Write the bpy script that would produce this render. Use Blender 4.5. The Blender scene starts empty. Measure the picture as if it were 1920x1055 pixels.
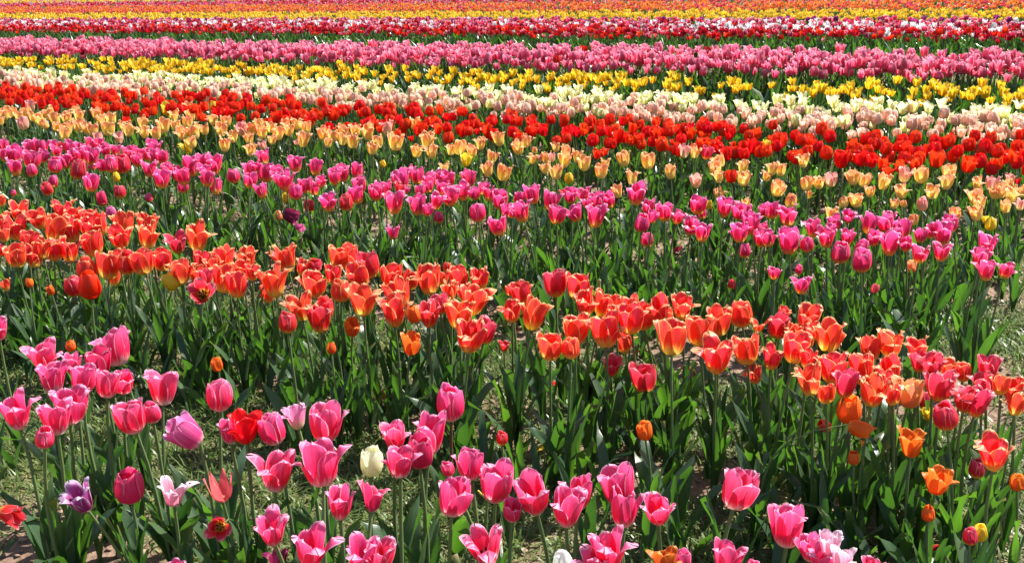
import bpy, math, random
import numpy as np
from mathutils import Matrix, Vector, Quaternion

# ------------------------------------------------------------------ camera
SC = bpy.context.scene
COLL = SC.collection
CAM_H = 1.35
PITCH = 0.2923426497090502
ROLL = 0.032114058236695664
cd = bpy.data.cameras.new('camera')
cam = bpy.data.objects.new('camera', cd)
COLL.objects.link(cam)
SC.camera = cam
cd.sensor_fit = 'HORIZONTAL'
cd.sensor_width = 36.0
cd.lens = 36.0 * 2000.0 / 1920.0
cd.clip_start = 0.05
cd.clip_end = 3000
cam.matrix_world = Matrix.Translation((0, 0, CAM_H)) @ Matrix.Rotation(math.pi / 2 - PITCH, 4, 'X') @ Matrix.Rotation(-ROLL, 4, 'Z')

# ------------------------------------------------------------------ light
SUN_EL = math.radians(47)
SUN_AZ = math.radians(62)       # compass style: clockwise from +Y
world = bpy.data.worlds.new('World')
SC.world = world
world.use_nodes = True
wn = world.node_tree.nodes
wl = world.node_tree.links
wn.clear()
wo = wn.new('ShaderNodeOutputWorld')
wb = wn.new('ShaderNodeBackground')
sky = wn.new('ShaderNodeTexSky')
sky.sky_type = 'NISHITA'
sky.sun_disc = False
sky.sun_elevation = SUN_EL
sky.sun_rotation = SUN_AZ
sky.air_density = 1.0
sky.dust_density = 1.2
wb.inputs['Strength'].default_value = 0.08
wl.new(sky.outputs[0], wb.inputs[0])
wl.new(wb.outputs[0], wo.inputs[0])
sd = bpy.data.lights.new('sun', 'SUN')
sd.energy = 5.0
sd.angle = math.radians(0.53)
sd.color = (1.0, 0.965, 0.91)
sun = bpy.data.objects.new('sun', sd)
COLL.objects.link(sun)
sdir = Vector((math.sin(SUN_AZ) * math.cos(SUN_EL), math.cos(SUN_AZ) * math.cos(SUN_EL), math.sin(SUN_EL)))
sun.rotation_euler = (-sdir).to_track_quat('-Z', 'Y').to_euler()
sun.location = sdir * 30
vs = SC.view_settings
vs.view_transform = 'Standard'
vs.look = 'None'
vs.exposure = 1.32
vs.gamma = 1.0
vs.use_curve_mapping = False
SC.cycles.max_bounces = 8
SC.cycles.transmission_bounces = 6
SC.cycles.transparent_max_bounces = 4

rng = np.random.default_rng(11)
random.seed(11)
AZ = math.radians(58.8)
DX, DY = -math.sin(AZ), math.cos(AZ)      # along the rows
NX, NY = math.cos(AZ), math.sin(AZ)       # across the rows, away from the camera


def sd2xy(s, d):
    return NX * s + DX * d, NY * s + DY * d


# ------------------------------------------------------------------ materials
def new_mat(name):
    m = bpy.data.materials.new(name)
    m.use_nodes = True
    nt = m.node_tree
    nt.nodes.clear()
    return m, nt


def nd(nt, typ, **kw):
    n = nt.nodes.new(typ)
    for k, v in kw.items():
        if k == 'op':
            n.operation = v
        elif k.startswith('i_'):
            n.inputs[k[2:].replace('_', ' ')].default_value = v
        else:
            setattr(n, k, v)
    return n


def val(nt, op, a, b=None, c=None, clamp=False):
    n = nt.nodes.new('ShaderNodeMath')
    n.operation = op
    n.use_clamp = clamp
    for i, x in enumerate((a, b, c)):
        if x is None:
            continue
        if isinstance(x, (int, float)):
            n.inputs[i].default_value = x
        else:
            nt.links.new(x, n.inputs[i])
    return n.outputs[0]


def smooth(nt, x, lo, hi):
    n = nt.nodes.new('ShaderNodeMapRange')
    n.interpolation_type = 'SMOOTHSTEP'
    n.inputs['From Min'].default_value = lo
    n.inputs['From Max'].default_value = hi
    nt.links.new(x, n.inputs['Value'])
    return n.outputs['Result']


def mix(nt, fac, a, b, blend='MIX'):
    n = nt.nodes.new('ShaderNodeMix')
    n.data_type = 'RGBA'
    n.blend_type = blend
    for sock, x in ((n.inputs['Factor'], fac), (n.inputs['A'], a), (n.inputs['B'], b)):
        if isinstance(x, (int, float)):
            sock.default_value = x
        elif isinstance(x, tuple):
            sock.default_value = (*x, 1) if len(x) == 3 else x
        else:
            nt.links.new(x, sock)
    return n.outputs['Result']


def variation(nt, col, hue=0.03, dark=0.3):
    """per plant variation: object colour (r = hue, g = value) or the vertex attribute tint in joined meshes"""
    oi = nd(nt, 'ShaderNodeObjectInfo')
    sp = nd(nt, 'ShaderNodeSeparateColor')
    nt.links.new(oi.outputs['Color'], sp.inputs[0])
    at = nd(nt, 'ShaderNodeAttribute')
    at.attribute_name = 'tint'
    r = val(nt, 'SUBTRACT', 1.0, sp.outputs[0])
    r = val(nt, 'ADD', r, at.outputs['Fac'])
    h = val(nt, 'MULTIPLY_ADD', r, -hue, 0.5 + hue * 0.5)
    g = val(nt, 'MULTIPLY', sp.outputs[1], val(nt, 'MULTIPLY_ADD', at.outputs['Fac'], -dark, 1.0))
    hs = nd(nt, 'ShaderNodeHueSaturation')
    nt.links.new(h, hs.inputs['Hue'])
    nt.links.new(g, hs.inputs['Value'])
    nt.links.new(col, hs.inputs['Color'])
    return hs.outputs[0]


def petal_mat(name, base, body, tip, rim=None, flame=None, rimw=0.86, flamek=0.78, base_to=0.32, trans=0.47, rough=0.42):
    m, nt = new_mat(name)
    uv = nd(nt, 'ShaderNodeUVMap')
    sp = nd(nt, 'ShaderNodeSeparateXYZ')
    nt.links.new(uv.outputs[0], sp.inputs[0])
    u = val(nt, 'ABSOLUTE', val(nt, 'MULTIPLY_ADD', sp.outputs[0], 2.0, -1.0))
    v = sp.outputs[1]
    # streaks that run up the petal
    tc = nd(nt, 'ShaderNodeTexCoord')
    st = nd(nt, 'ShaderNodeCombineXYZ')
    nt.links.new(val(nt, 'MULTIPLY', sp.outputs[0], 14.0), st.inputs[0])
    nt.links.new(val(nt, 'MULTIPLY', v, 1.6), st.inputs[1])
    oi = nd(nt, 'ShaderNodeObjectInfo')
    nt.links.new(val(nt, 'MULTIPLY', oi.outputs['Random'], 37.0), st.inputs[2])
    nz = nd(nt, 'ShaderNodeTexNoise')
    nz.inputs['Scale'].default_value = 1.0
    nz.inputs['Detail'].default_value = 3.0
    nt.links.new(st.outputs[0], nz.inputs['Vector'])
    n0 = val(nt, 'SUBTRACT', nz.outputs['Fac'], 0.5)
    vj = val(nt, 'MULTIPLY_ADD', n0, 0.42, v)
    c = mix(nt, smooth(nt, vj, base_to * 0.45, base_to), base, body)
    c = mix(nt, smooth(nt, vj, 0.5, 0.95), c, tip)
    if flame:
        f = val(nt, 'MULTIPLY', smooth(nt, val(nt, 'MULTIPLY_ADD', n0, 0.5, u), 0.75, 0.1), smooth(nt, vj, base_to * 0.8, base_to * 1.6))
        c = mix(nt, val(nt, 'MULTIPLY', f, flamek), c, flame)
    c = mix(nt, val(nt, 'MULTIPLY', smooth(nt, nz.outputs['Fac'], 0.35, 0.7), 0.22), c, tip, 'MIX')
    if rim:
        uj = val(nt, 'MULTIPLY_ADD', n0, 0.12, u)
        a = smooth(nt, uj, rimw, 0.99)
        a = val(nt, 'MULTIPLY', a, smooth(nt, v, 0.3, 0.65))
        b = smooth(nt, val(nt, 'MULTIPLY_ADD', n0, 0.06, v), 0.5 + rimw * 0.5 - 0.02, 0.995)
        c = mix(nt, val(nt, 'MULTIPLY', val(nt, 'MAXIMUM', a, b), 0.8), c, rim)
    c = variation(nt, c, 0.014, 0.25)
    p = nd(nt, 'ShaderNodeBsdfPrincipled')
    p.inputs['Roughness'].default_value = rough
    p.inputs['Specular IOR Level'].default_value = 0.28
    nt.links.new(c, p.inputs['Base Color'])
    bp = nd(nt, 'ShaderNodeBump')
    bp.inputs['Strength'].default_value = 0.25
    bp.inputs['Distance'].default_value = 0.002
    nt.links.new(nz.outputs['Fac'], bp.inputs['Height'])
    nt.links.new(bp.outputs[0], p.inputs['Normal'])
    tr = nd(nt, 'ShaderNodeBsdfTranslucent')
    nt.links.new(c, tr.inputs[0])
    ms = nd(nt, 'ShaderNodeMixShader')
    ms.inputs[0].default_value = trans
    nt.links.new(p.outputs[0], ms.inputs[1])
    nt.links.new(tr.outputs[0], ms.inputs[2])
    out = nd(nt, 'ShaderNodeOutputMaterial')
    nt.links.new(ms.outputs[0], out.inputs[0])
    return m


PM = {}
def pm(key, *a, **k):
    PM[key] = petal_mat('petal_' + key, *a, **k)
pm('pink', (.92, .74, .70), (.87, .020, .105), (.88, .12, .31), (.95, .52, .68), base_to=.46)
pm('crimsonpink', (.6, .3, .28), (.66, .015, .09), (.72, .05, .16), (.88, .4, .5), base_to=.35)
pm('lilacpink', (.88, .6, .62), (.70, .06, .24), (.78, .18, .42), (.92, .6, .75), base_to=.4)
pm('palepink', (.88, .75, .6), (.86, .33, .46), (.9, .62, .72), (.95, .88, .9))
pm('paleshed', (.9, .85, .5), (.85, .25, .42), (.86, .3, .5), (.95, .8, .85), base_to=.6)
pm('rosered', (.85, .4, .3), (.84, .03, .12), (.86, .07, .19), (.9, .3, .4))
pm('lilac', (.8, .6, .6), (.38, .03, .18), (.45, .1, .35), (.85, .7, .85), rimw=.6)
pm('salmon', (.88, .4, .3), (.87, .14, .15), (.88, .2, .2), None, trans=.5)
pm('cream', (.90, .88, .48), (.93, .92, .62), (.95, .94, .70), None, trans=.55)
pm('white', (.9, .9, .7), (.93, .93, .85), (.95, .95, .9), None, trans=.55)
pm('red', (.6, .015, .005), (.82, .020, .006), (.88, .042, .012), None, base_to=.2, rough=.35)
pm('maroon', (.1, .01, .02), (.2, .005, .04), (.26, .02, .08), None)
pm('crimson', (.88, .60, .10), (.74, .018, .030), (.74, .06, .12), (.90, .36, .34), base_to=.48)
pm('rust', (.6, .2, .02), (.5, .06, .01), (.62, .16, .02), (.85, .4, .1))
pm('small', (.85, .4, .05), (.88, .15, .018), (.88, .2, .03), (.9, .35, .08))
pm('orange', (.90, .74, .14), (.87, .036, .020), (.89, .105, .045), (.97, .66, .32), flame=(.84, .022, .075), base_to=.56)
pm('peachy', (.86, .62, .3), (.86, .28, .10), (.9, .5, .2), (.93, .7, .35), flame=(.8, .18, .12))
pm('magenta', (.90, .64, .08), (.82, .014, .090), (.84, .090, .31), (.95, .50, .68), base_to=.52)
pm('yellow', (.85, .60, .04), (.86, .60, .03), (.88, .66, .06), None)
pm('peach', (.90, .80, .30), (.95, .70, .14), (.92, .33, .16), (.97, .82, .40), flame=(.90, .24, .11), flamek=.62, base_to=.60)
pm('pinkish', (.90, .80, .40), (.88, .50, .32), (.86, .32, .30), (.95, .70, .60), flame=(.82, .24, .22), base_to=.6)
# kinds that stand further back
pm('salmonrow', (.92, .80, .50), (.94, .54, .38), (.94, .64, .48), (.97, .88, .70), base_to=.6)
pm('creamrow', (.90, .84, .30), (.93, .89, .42), (.94, .91, .54), None, trans=.5)
pm('yellowrow', (.85, .5, .02), (.87, .52, .012), (.88, .60, .03), (.9, .7, .15))
pm('rose', (.86, .5, .46), (.86, .085, .19), (.88, .24, .36), (.96, .62, .70), base_to=.45)
pm('whiterow', (.8, .8, .7), (.86, .8, .78), (.88, .86, .85), None)
pm('redwhite', (.75, .5, .4), (.66, .012, .05), (.72, .05, .14), (.95, .72, .76), rimw=.7)
pm('darkred', (.4, .02, .02), (.5, .006, .012), (.58, .015, .03), None)
pm('purple', (.3, .05, .2), (.3, .015, .16), (.38, .04, .26), None)
pm('orangerow', (.86, .45, .05), (.86, .13, .02), (.88, .24, .04), (.9, .5, .15))


def leaf_mat(name, c1, c2, tcol, trans=.38, rough=.36, stem=False):
    m, nt = new_mat(name)
    uv = nd(nt, 'ShaderNodeUVMap')
    sp = nd(nt, 'ShaderNodeSeparateXYZ')
    nt.links.new(uv.outputs[0], sp.inputs[0])
    oi = nd(nt, 'ShaderNodeObjectInfo')
    cx = nd(nt, 'ShaderNodeCombineXYZ')
    nt.links.new(val(nt, 'MULTIPLY', sp.outputs[0], 22.0), cx.inputs[0])
    nt.links.new(val(nt, 'MULTIPLY', sp.outputs[1], 2.0), cx.inputs[1])
    at = nd(nt, 'ShaderNodeAttribute')
    at.attribute_name = 'tint'
    rnd = val(nt, 'ADD', oi.outputs['Random'], at.outputs['Fac'])
    nt.links.new(val(nt, 'MULTIPLY', rnd, 31.0), cx.inputs[2])
    nz = nd(nt, 'ShaderNodeTexNoise')
    nz.inputs['Scale'].default_value = 1.0
    nz.inputs['Detail'].default_value = 4.0
    nt.links.new(cx.outputs[0], nz.inputs['Vector'])
    r = val(nt, 'FRACT', val(nt, 'MULTIPLY', rnd, 7.31))
    c = mix(nt, r, c1, c2)
    c = mix(nt, val(nt, 'MULTIPLY', smooth(nt, nz.outputs['Fac'], .4, .75), .45), c, (c2[0] * 1.5, c2[1] * 1.35, c2[2] * 1.5))
    if not stem:
        # dry, yellowed tips and margins on some leaves
        old = val(nt, 'MULTIPLY', smooth(nt, val(nt, 'ADD', sp.outputs[1], val(nt, 'MULTIPLY', nz.outputs['Fac'], .25)), .98, 1.15), smooth(nt, r, .55, .9))
        c = mix(nt, val(nt, 'MULTIPLY', old, .8), c, (.30, .22, .07))
        midrib = smooth(nt, val(nt, 'ABSOLUTE', val(nt, 'SUBTRACT', sp.outputs[0], .5)), .035, .0)
        c = mix(nt, val(nt, 'MULTIPLY', midrib, .35), c, (.14, .22, .09))
    p = nd(nt, 'ShaderNodeBsdfPrincipled')
    p.inputs['Roughness'].default_value = rough
    p.inputs['Specular IOR Level'].default_value = 0.5
    nt.links.new(c, p.inputs['Base Color'])
    bp = nd(nt, 'ShaderNodeBump')
    bp.inputs['Strength'].default_value = 0.35
    bp.inputs['Distance'].default_value = 0.0015
    nt.links.new(nz.outputs['Fac'], bp.inputs['Height'])
    nt.links.new(bp.outputs[0], p.inputs['Normal'])
    tr = nd(nt, 'ShaderNodeBsdfTranslucent')
    tc = mix(nt, r, tcol, (tcol[0] * 3.0, tcol[1] * 2.5, tcol[2] * 1.5) if not stem else (tcol[0] * 1.5, tcol[1] * 1.2, tcol[2]))
    nt.links.new(tc, tr.inputs[0])
    ms = nd(nt, 'ShaderNodeMixShader')
    ms.inputs[0].default_value = trans
    nt.links.new(p.outputs[0], ms.inputs[1])
    nt.links.new(tr.outputs[0], ms.inputs[2])
    out = nd(nt, 'ShaderNodeOutputMaterial')
    nt.links.new(ms.outputs[0], out.inputs[0])
    return m


LEAF = leaf_mat('tulip_leaf_green', (.044, .090, .046), (.072, .122, .052), (.035, .11, .010), rough=.30, trans=.42)
STEM = leaf_mat('tulip_stem_green', (.09, .15, .055), (.13, .19, .06), (.12, .24, .05), trans=.15, rough=.42, stem=True)
STEMB = leaf_mat('tulip_stem_brown', (.09, .035, .02), (.11, .045, .025), (.1, .03, .02), trans=.05, rough=.45, stem=True)
POD = leaf_mat('seed_pod_green', (.22, .26, .09), (.3, .32, .12), (.2, .3, .05), trans=.1, stem=True)


def simple_mat(name, col, rough=.6, trans=0, tcol=None, noise=None, vary=0.0):
    m, nt = new_mat(name)
    p = nd(nt, 'ShaderNodeBsdfPrincipled')
    p.inputs['Roughness'].default_value = rough
    p.inputs['Specular IOR Level'].default_value = 0.3
    at = nd(nt, 'ShaderNodeAttribute')
    at.attribute_name = 'tint'
    c = mix(nt, at.outputs['Fac'], col, noise or col)
    nt.links.new(c, p.inputs['Base Color'])
    out = nd(nt, 'ShaderNodeOutputMaterial')
    if trans:
        tr = nd(nt, 'ShaderNodeBsdfTranslucent')
        nt.links.new(mix(nt, at.outputs['Fac'], tcol or col, noise or col), tr.inputs[0])
        ms = nd(nt, 'ShaderNodeMixShader')
        ms.inputs[0].default_value = trans
        nt.links.new(p.outputs[0], ms.inputs[1])
        nt.links.new(tr.outputs[0], ms.inputs[2])
        nt.links.new(ms.outputs[0], out.inputs[0])
    else:
        nt.links.new(p.outputs[0], out.inputs[0])
    return m


GRASS = simple_mat('grass_blades', (.07, .135, .03), .38, .35, (.13, .28, .03), (.37, .32, .16))
CLOD = simple_mat('soil_clods', (.20, .125, .085), .95, 0, None, (.34, .235, .165))
STAMEN = simple_mat('stamens', (.75, .55, .12), .6)
ANTHER = simple_mat('dark_anthers', (.05, .03, .03), .6)


def soil_mat():
    m, nt = new_mat('soil')
    geo = nd(nt, 'ShaderNodeNewGeometry')
    n1 = nd(nt, 'ShaderNodeTexNoise')
    n1.inputs['Scale'].default_value = 1.7
    n1.inputs['Detail'].default_value = 5
    n2 = nd(nt, 'ShaderNodeTexNoise')
    n2.inputs['Scale'].default_value = 26
    n2.inputs['Detail'].default_value = 8
    n2.inputs['Roughness'].default_value = .7
    vo = nd(nt, 'ShaderNodeTexVoronoi')
    vo.inputs['Scale'].default_value = 38
    for n in (n1, n2, vo):
        nt.links.new(geo.outputs['Position'], n.inputs['Vector'])
    c = mix(nt, smooth(nt, n2.outputs['Fac'], .3, .7), (.14, .085, .057), (.31, .21, .15))
    c = mix(nt, val(nt, 'MULTIPLY', smooth(nt, n1.outputs['Fac'], .42, .6), .55), c, (.22, .14, .10))
    at = nd(nt, 'ShaderNodeAttribute')
    at.attribute_name = 'turf'
    gcol = mix(nt, n2.outputs['Fac'], (.035, .065, .018), (.15, .14, .06))
    c = mix(nt, val(nt, 'MULTIPLY', at.outputs['Fac'], .75), c, gcol)
    p = nd(nt, 'ShaderNodeBsdfPrincipled')
    p.inputs['Roughness'].default_value = .95
    p.inputs['Specular IOR Level'].default_value = .15
    nt.links.new(c, p.inputs['Base Color'])
    h = val(nt, 'MULTIPLY_ADD', vo.outputs['Distance'], .8, n2.outputs['Fac'])
    bp = nd(nt, 'ShaderNodeBump')
    bp.inputs['Strength'].default_value = .9
    bp.inputs['Distance'].default_value = .012
    nt.links.new(h, bp.inputs['Height'])
    nt.links.new(bp.outputs[0], p.inputs['Normal'])
    out = nd(nt, 'ShaderNodeOutputMaterial')
    nt.links.new(p.outputs[0], out.inputs[0])
    return m


SOIL = soil_mat()


# ------------------------------------------------------------------ mesh helpers
def mesh_from(name, V, Q=None, T=None, UV=None, mats=(), fmat=None, tint=None, smoothed=True):
    """V n x 3, Q quads, T triangles, UV per vertex, tint per vertex, fmat per face (quads first)"""
    me = bpy.data.meshes.new(name)
    V = np.asarray(V, np.float32)
    Q = np.zeros((0, 4), np.int32) if Q is None or len(Q) == 0 else np.asarray(Q, np.int32)
    T = np.zeros((0, 3), np.int32) if T is None or len(T) == 0 else np.asarray(T, np.int32)
    loops = np.concatenate([Q.ravel(), T.ravel()])
    nf = len(Q) + len(T)
    tot = np.concatenate([np.full(len(Q), 4), np.full(len(T), 3)]).astype(np.int32)
    start = np.concatenate([[0], np.cumsum(tot)[:-1]]).astype(np.int32)
    me.vertices.add(len(V))
    me.vertices.foreach_set('co', V.ravel())
    me.loops.add(len(loops))
    me.loops.foreach_set('vertex_index', loops.astype(np.int32))
    me.polygons.add(nf)
    me.polygons.foreach_set('loop_start', start)
    me.polygons.foreach_set('loop_total', tot)
    if smoothed:
        me.polygons.foreach_set('use_smooth', np.ones(nf, bool))
    if fmat is not None:
        me.polygons.foreach_set('material_index', np.asarray(fmat, np.int32))
    if UV is not None:
        l = me.uv_layers.new(name='UVMap')
        l.data.foreach_set('uv', np.asarray(UV, np.float32)[loops].ravel())
    if tint is not None:
        a = me.attributes.new('tint', 'FLOAT', 'POINT')
        a.data.foreach_set('value', np.asarray(tint, np.float32))
    for m in mats:
        me.materials.append(m)
    me.update()
    me.validate()
    return me


def grid_quads(nr, nc, off=0):
    i = np.arange(nr - 1)[:, None] * nc + np.arange(nc - 1)[None, :]
    i = i.ravel() + off
    return np.stack([i, i + 1, i + nc + 1, i + nc], 1)


def petal_shape(k, R=.42, flare=.3, ht=1.18, width=.47, ruffle=.02, curl=.0, jit=None, nv=10, nu=7, point=.0, asym=0.0):
    """one petal of a bloom one unit wide; k = 0..5, odd ones are the inner whorl"""
    r_ = jit or random.Random(k)
    inner = k % 2
    phi = math.radians(60 * k + r_.uniform(-9, 9))
    fl = flare + r_.uniform(-.16, .16) * (0.4 + flare)
    h = ht * (1 + r_.uniform(-.12, .10)) * (1.04 if inner else 1)
    if flare > .25 and r_.random() < .3:
        fl += r_.uniform(.08, .26)
        curl = curl + r_.uniform(.3, 1.0)
        h *= r_.uniform(.88, 1)
    wd = width * r_.uniform(.9, 1.08)
    ph = r_.uniform(0, 6.28)
    tw = r_.uniform(-1, 1) * asym
    v = 1 - (1 - np.linspace(0, 1, nv)[:, None]) ** 1.45
    u = np.linspace(-1, 1, nu)[None, :]
    P0, P1, P2, P3 = (.02, 0.), (R * 1.12, -.05), (R * 1.06 + fl * .10, .58 * h), (.20 + fl * .62, h)
    b = [(1 - v) ** 3, 3 * v * (1 - v) ** 2, 3 * v * v * (1 - v), v ** 3]
    r = sum(q * p[0] for q, p in zip(b, (P0, P1, P2, P3)))
    z = sum(q * p[1] for q, p in zip(b, (P0, P1, P2, P3)))
    a = wd * np.clip(v, .0001, 1) ** .42 * np.clip(1 - v ** (4.2 - 2.2 * point), 0, 1) ** (.52 + .35 * point)
    a = np.maximum(a, .035 * (1 - .8 * point))
    sc = .87 if inner else 1.0
    r = r * sc
    rho = np.maximum(r * 1.02, .15) * (1 + .55 * fl)
    th = u * a / rho
    rad = r - rho * (1 - np.cos(th))
    tan = rho * np.sin(th)
    rim = np.clip((v - .45) / .55, 0, 1)
    rad = rad + ruffle * rim * np.sin(3.2 * u * 2 + ph + 2.5 * v) * (.35 + np.abs(u))
    rad = rad + curl * rim ** 2 * (.25 + u * u) * (.10 + .2 * fl)
    rad = rad - .025 * rim * np.exp(-(u * 5) ** 2)
    zz = z - curl * .16 * rim ** 3 + 0 * u - .03 * rim * u * u
    tan = tan + tw * .15 * v * v
    zz = zz + ruffle * .5 * rim * np.cos(5 * u + ph)
    X = rad * math.cos(phi) - tan * math.sin(phi)
    Y = rad * math.sin(phi) + tan * math.cos(phi)
    V = np.stack([X + 0 * zz, Y + 0 * zz, zz + 0 * X], -1).reshape(-1, 3)
    UV = np.stack([(u * .5 + .5) + 0 * v, v + 0 * u], -1).reshape(-1, 2)
    return V, grid_quads(nv, nu), UV


RATIO = dict(g=1.15, c=1.22, o=1.0, r=1.06, w=.92, s=.9, F=.85, y=.95, q=.8, b=1.06)   # height to width of each bloom shape
SH = {  # bloom shapes: flare, height, width, ruffle, curl, point, asym
    'g': dict(flare=.30, ht=1.22, width=.54, ruffle=.022, curl=.45, point=.08, asym=.5),
    'c': dict(flare=.12, ht=1.22, width=.55, ruffle=.012, curl=.0, point=.05, asym=.2),
    'o': dict(flare=.42, ht=1.12, width=.54, ruffle=.034, curl=.9, point=.12, asym=.8),
    'r': dict(flare=.38, ht=1.15, width=.53, ruffle=.075, curl=.8, point=.25, asym=.9),
    'w': dict(flare=.56, ht=1.0, width=.50, ruffle=.055, curl=1.1, point=.12, asym=1.2),
    's': dict(flare=.75, ht=1.05, width=.38, ruffle=.01, curl=.2, point=1.0, asym=.3),
    'F': dict(flare=.90, ht=.95, width=.54, ruffle=.02, curl=.0, point=.05, asym=.3),
    'y': dict(flare=.40, ht=1.00, width=.48, ruffle=.02, curl=.5, point=.5, asym=.5),
    'q': dict(flare=.85, ht=.85, width=.50, ruffle=.03, curl=.6, point=.6, asym=.9),
    'b': dict(flare=.12, ht=1.08, width=.57, ruffle=.014, curl=.1, point=.0, asym=.2),
}
NVAR = {'g': 7, 'c': 4, 'o': 5, 'r': 3, 'w': 4, 's': 1, 'F': 1}


def bloom_width(Vs):
    r = np.hypot(Vs[:, 0], Vs[:, 1])
    return 2 * np.percentile(r, 93)


PETALS = {}   # (shape, variant) -> (list of six petal meshes, height)
def make_petals(shape, var, nv=9, nu=7):
    R_ = random.Random(hash((ord(shape), var)) & 0xffff)
    Vs = [petal_shape(k, jit=R_, nv=nv, nu=nu, **SH[shape]) for k in range(6)]
    w = bloom_width(np.concatenate([q[0] for q in Vs]))
    out = []
    for V, Q, UV in Vs:
        out.append((V / w, Q, UV))
    z = np.concatenate([q[0] for q in out])[:, 2]
    kz = RATIO[shape] / np.percentile(z, 96)
    return [mesh_from('petal', V * np.array([1, 1, kz]), Q, UV=UV, mats=(PM['pink'],)) for V, Q, UV in out], RATIO[shape]


for s_, n_ in NVAR.items():
    for v_ in range(n_):
        PETALS[s_, v_] = make_petals(s_, v_)


def stem_arrays(bend=.05, hook=0.0, rad=.0088, ns=6, nr=6, seed=0):
    """one unit tall stem; returns verts, quads, uv, top point, top direction"""
    R_ = random.Random(seed)
    a0 = R_.uniform(0, 6.28)
    t = np.linspace(0, 1, nr)
    cx = bend * t * t + .012 * np.sin(t * 5 + a0)
    cy = .012 * np.sin(t * 4 + a0 * 2)
    cz = t.copy()
    if hook:
        k = np.clip((t - .55) / .45, 0, 1)
        cx = cx + hook * .35 * k ** 2
        cz = cz - hook * .12 * k ** 2.5
    V = []
    UV = []
    for i in range(nr):
        rr = rad * (1.12 - .3 * t[i])
        for j in range(ns):
            an = 2 * math.pi * j / ns
            V.append((cx[i] + rr * math.cos(an), cy[i] + rr * math.sin(an), cz[i]))
            UV.append((j / ns, t[i]))
    Q = []
    for i in range(nr - 1):
        for j in range(ns):
            j2 = (j + 1) % ns
            Q.append((i * ns + j, i * ns + j2, (i + 1) * ns + j2, (i + 1) * ns + j))
    d = Vector((cx[-1] - cx[-2], cy[-1] - cy[-2], cz[-1] - cz[-2])).normalized()
    return np.array(V), np.array(Q), np.array(UV), Vector((cx[-1], cy[-1], cz[-1])), d


STEMS = []
for i in range(10):
    V, Q, UV, top, d = stem_arrays(bend=[0, .03, .06, .02, .10, .04, .08, .01, .05, .14][i], seed=i)
    STEMS.append((mesh_from('stem', V, Q, UV=UV, mats=(STEM,)), top, d))
V, Q, UV, top, d = stem_arrays(bend=.16, hook=.9, seed=50, nr=9)
STEM_HOOK = (mesh_from('stem', V, Q, UV=UV, mats=(STEM,)), top, d)


def leaf_arrays(seed, nl=8, nw=5, wide=.085, lean0=8, lean1=40, fold=.5, wave=.02, twist=25, flop=0.0):
    """one unit long tulip leaf growing from the origin, leaning towards +X"""
    R_ = random.Random(seed)
    t = np.linspace(0, 1, nl)
    lean = np.radians(lean0 + (lean1 - lean0) * t ** 1.6 + flop * np.clip((t - .6) / .4, 0, 1) ** 1.5)
    dt = 1 / (nl - 1)
    x = np.concatenate([[0], np.cumsum(np.sin(lean[:-1]) * dt)])
    z = np.concatenate([[0], np.cumsum(np.cos(lean[:-1]) * dt)])
    hw = wide * .76 * (t + .06) ** .45 * (1 - t ** 2.2) ** .8 * 1.35
    hw = np.maximum(hw, .003)
    ph = R_.uniform(0, 6.28)
    tw = np.radians(twist) * t * R_.choice((-1, 1))
    u = np.linspace(-1, 1, nw)
    V = []
    UV = []
    for i in range(nl):
        T_ = np.array([math.sin(lean[i]), 0, math.cos(lean[i])])
        Nn = np.array([-math.cos(lean[i]), 0, math.sin(lean[i])])   # towards the stem
        S = np.array([0, 1., 0])
        c, s = math.cos(tw[i]), math.sin(tw[i])
        S2 = S * c + Nn * s
        N2 = Nn * c - S * s
        fo = fold * (1.25 - .75 * t[i])
        for k in range(nw):
            lat = u[k] * hw[i] * math.cos(fo * .9)
            up = abs(u[k]) ** 1.3 * hw[i] * math.sin(fo) * 1.2 + wave * math.sin(9 * t[i] + ph + (2.2 if u[k] > 0 else 0)) * u[k] ** 2 * (.3 + t[i])
            p = np.array([x[i], 0, z[i]]) + S2 * lat + N2 * up
            V.append(p)
            UV.append((u[k] * .5 + .5, t[i]))
    return np.array(V), grid_quads(nl, nw), np.array(UV)


LEAVES = []
_lp = [(.080, 6, 32, .5, .018, 20, 0), (.095, 10, 48, .45, .028, 35, 0), (.065, 4, 22, .6, .012, 30, 0), (.105, 12, 60, .40, .03, 15, 0),
       (.075, 8, 38, .5, .035, 60, 0), (.090, 14, 55, .5, .02, 25, 50), (.06, 5, 28, .55, .02, 70, 0), (.10, 8, 36, .35, .03, 40, 20),
       (.085, 18, 62, .45, .02, 10, 70), (.070, 3, 18, .6, .015, 20, 0)]
for i, (w_, l0, l1, fo, wa, tw, fp) in enumerate(_lp):
    V, Q, UV = leaf_arrays(i + 3, wide=w_, lean0=l0, lean1=l1, fold=fo, wave=wa, twist=tw, flop=fp)
    LEAVES.append(mesh_from('leaf', V, Q, UV=UV, mats=(LEAF,)))


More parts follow.
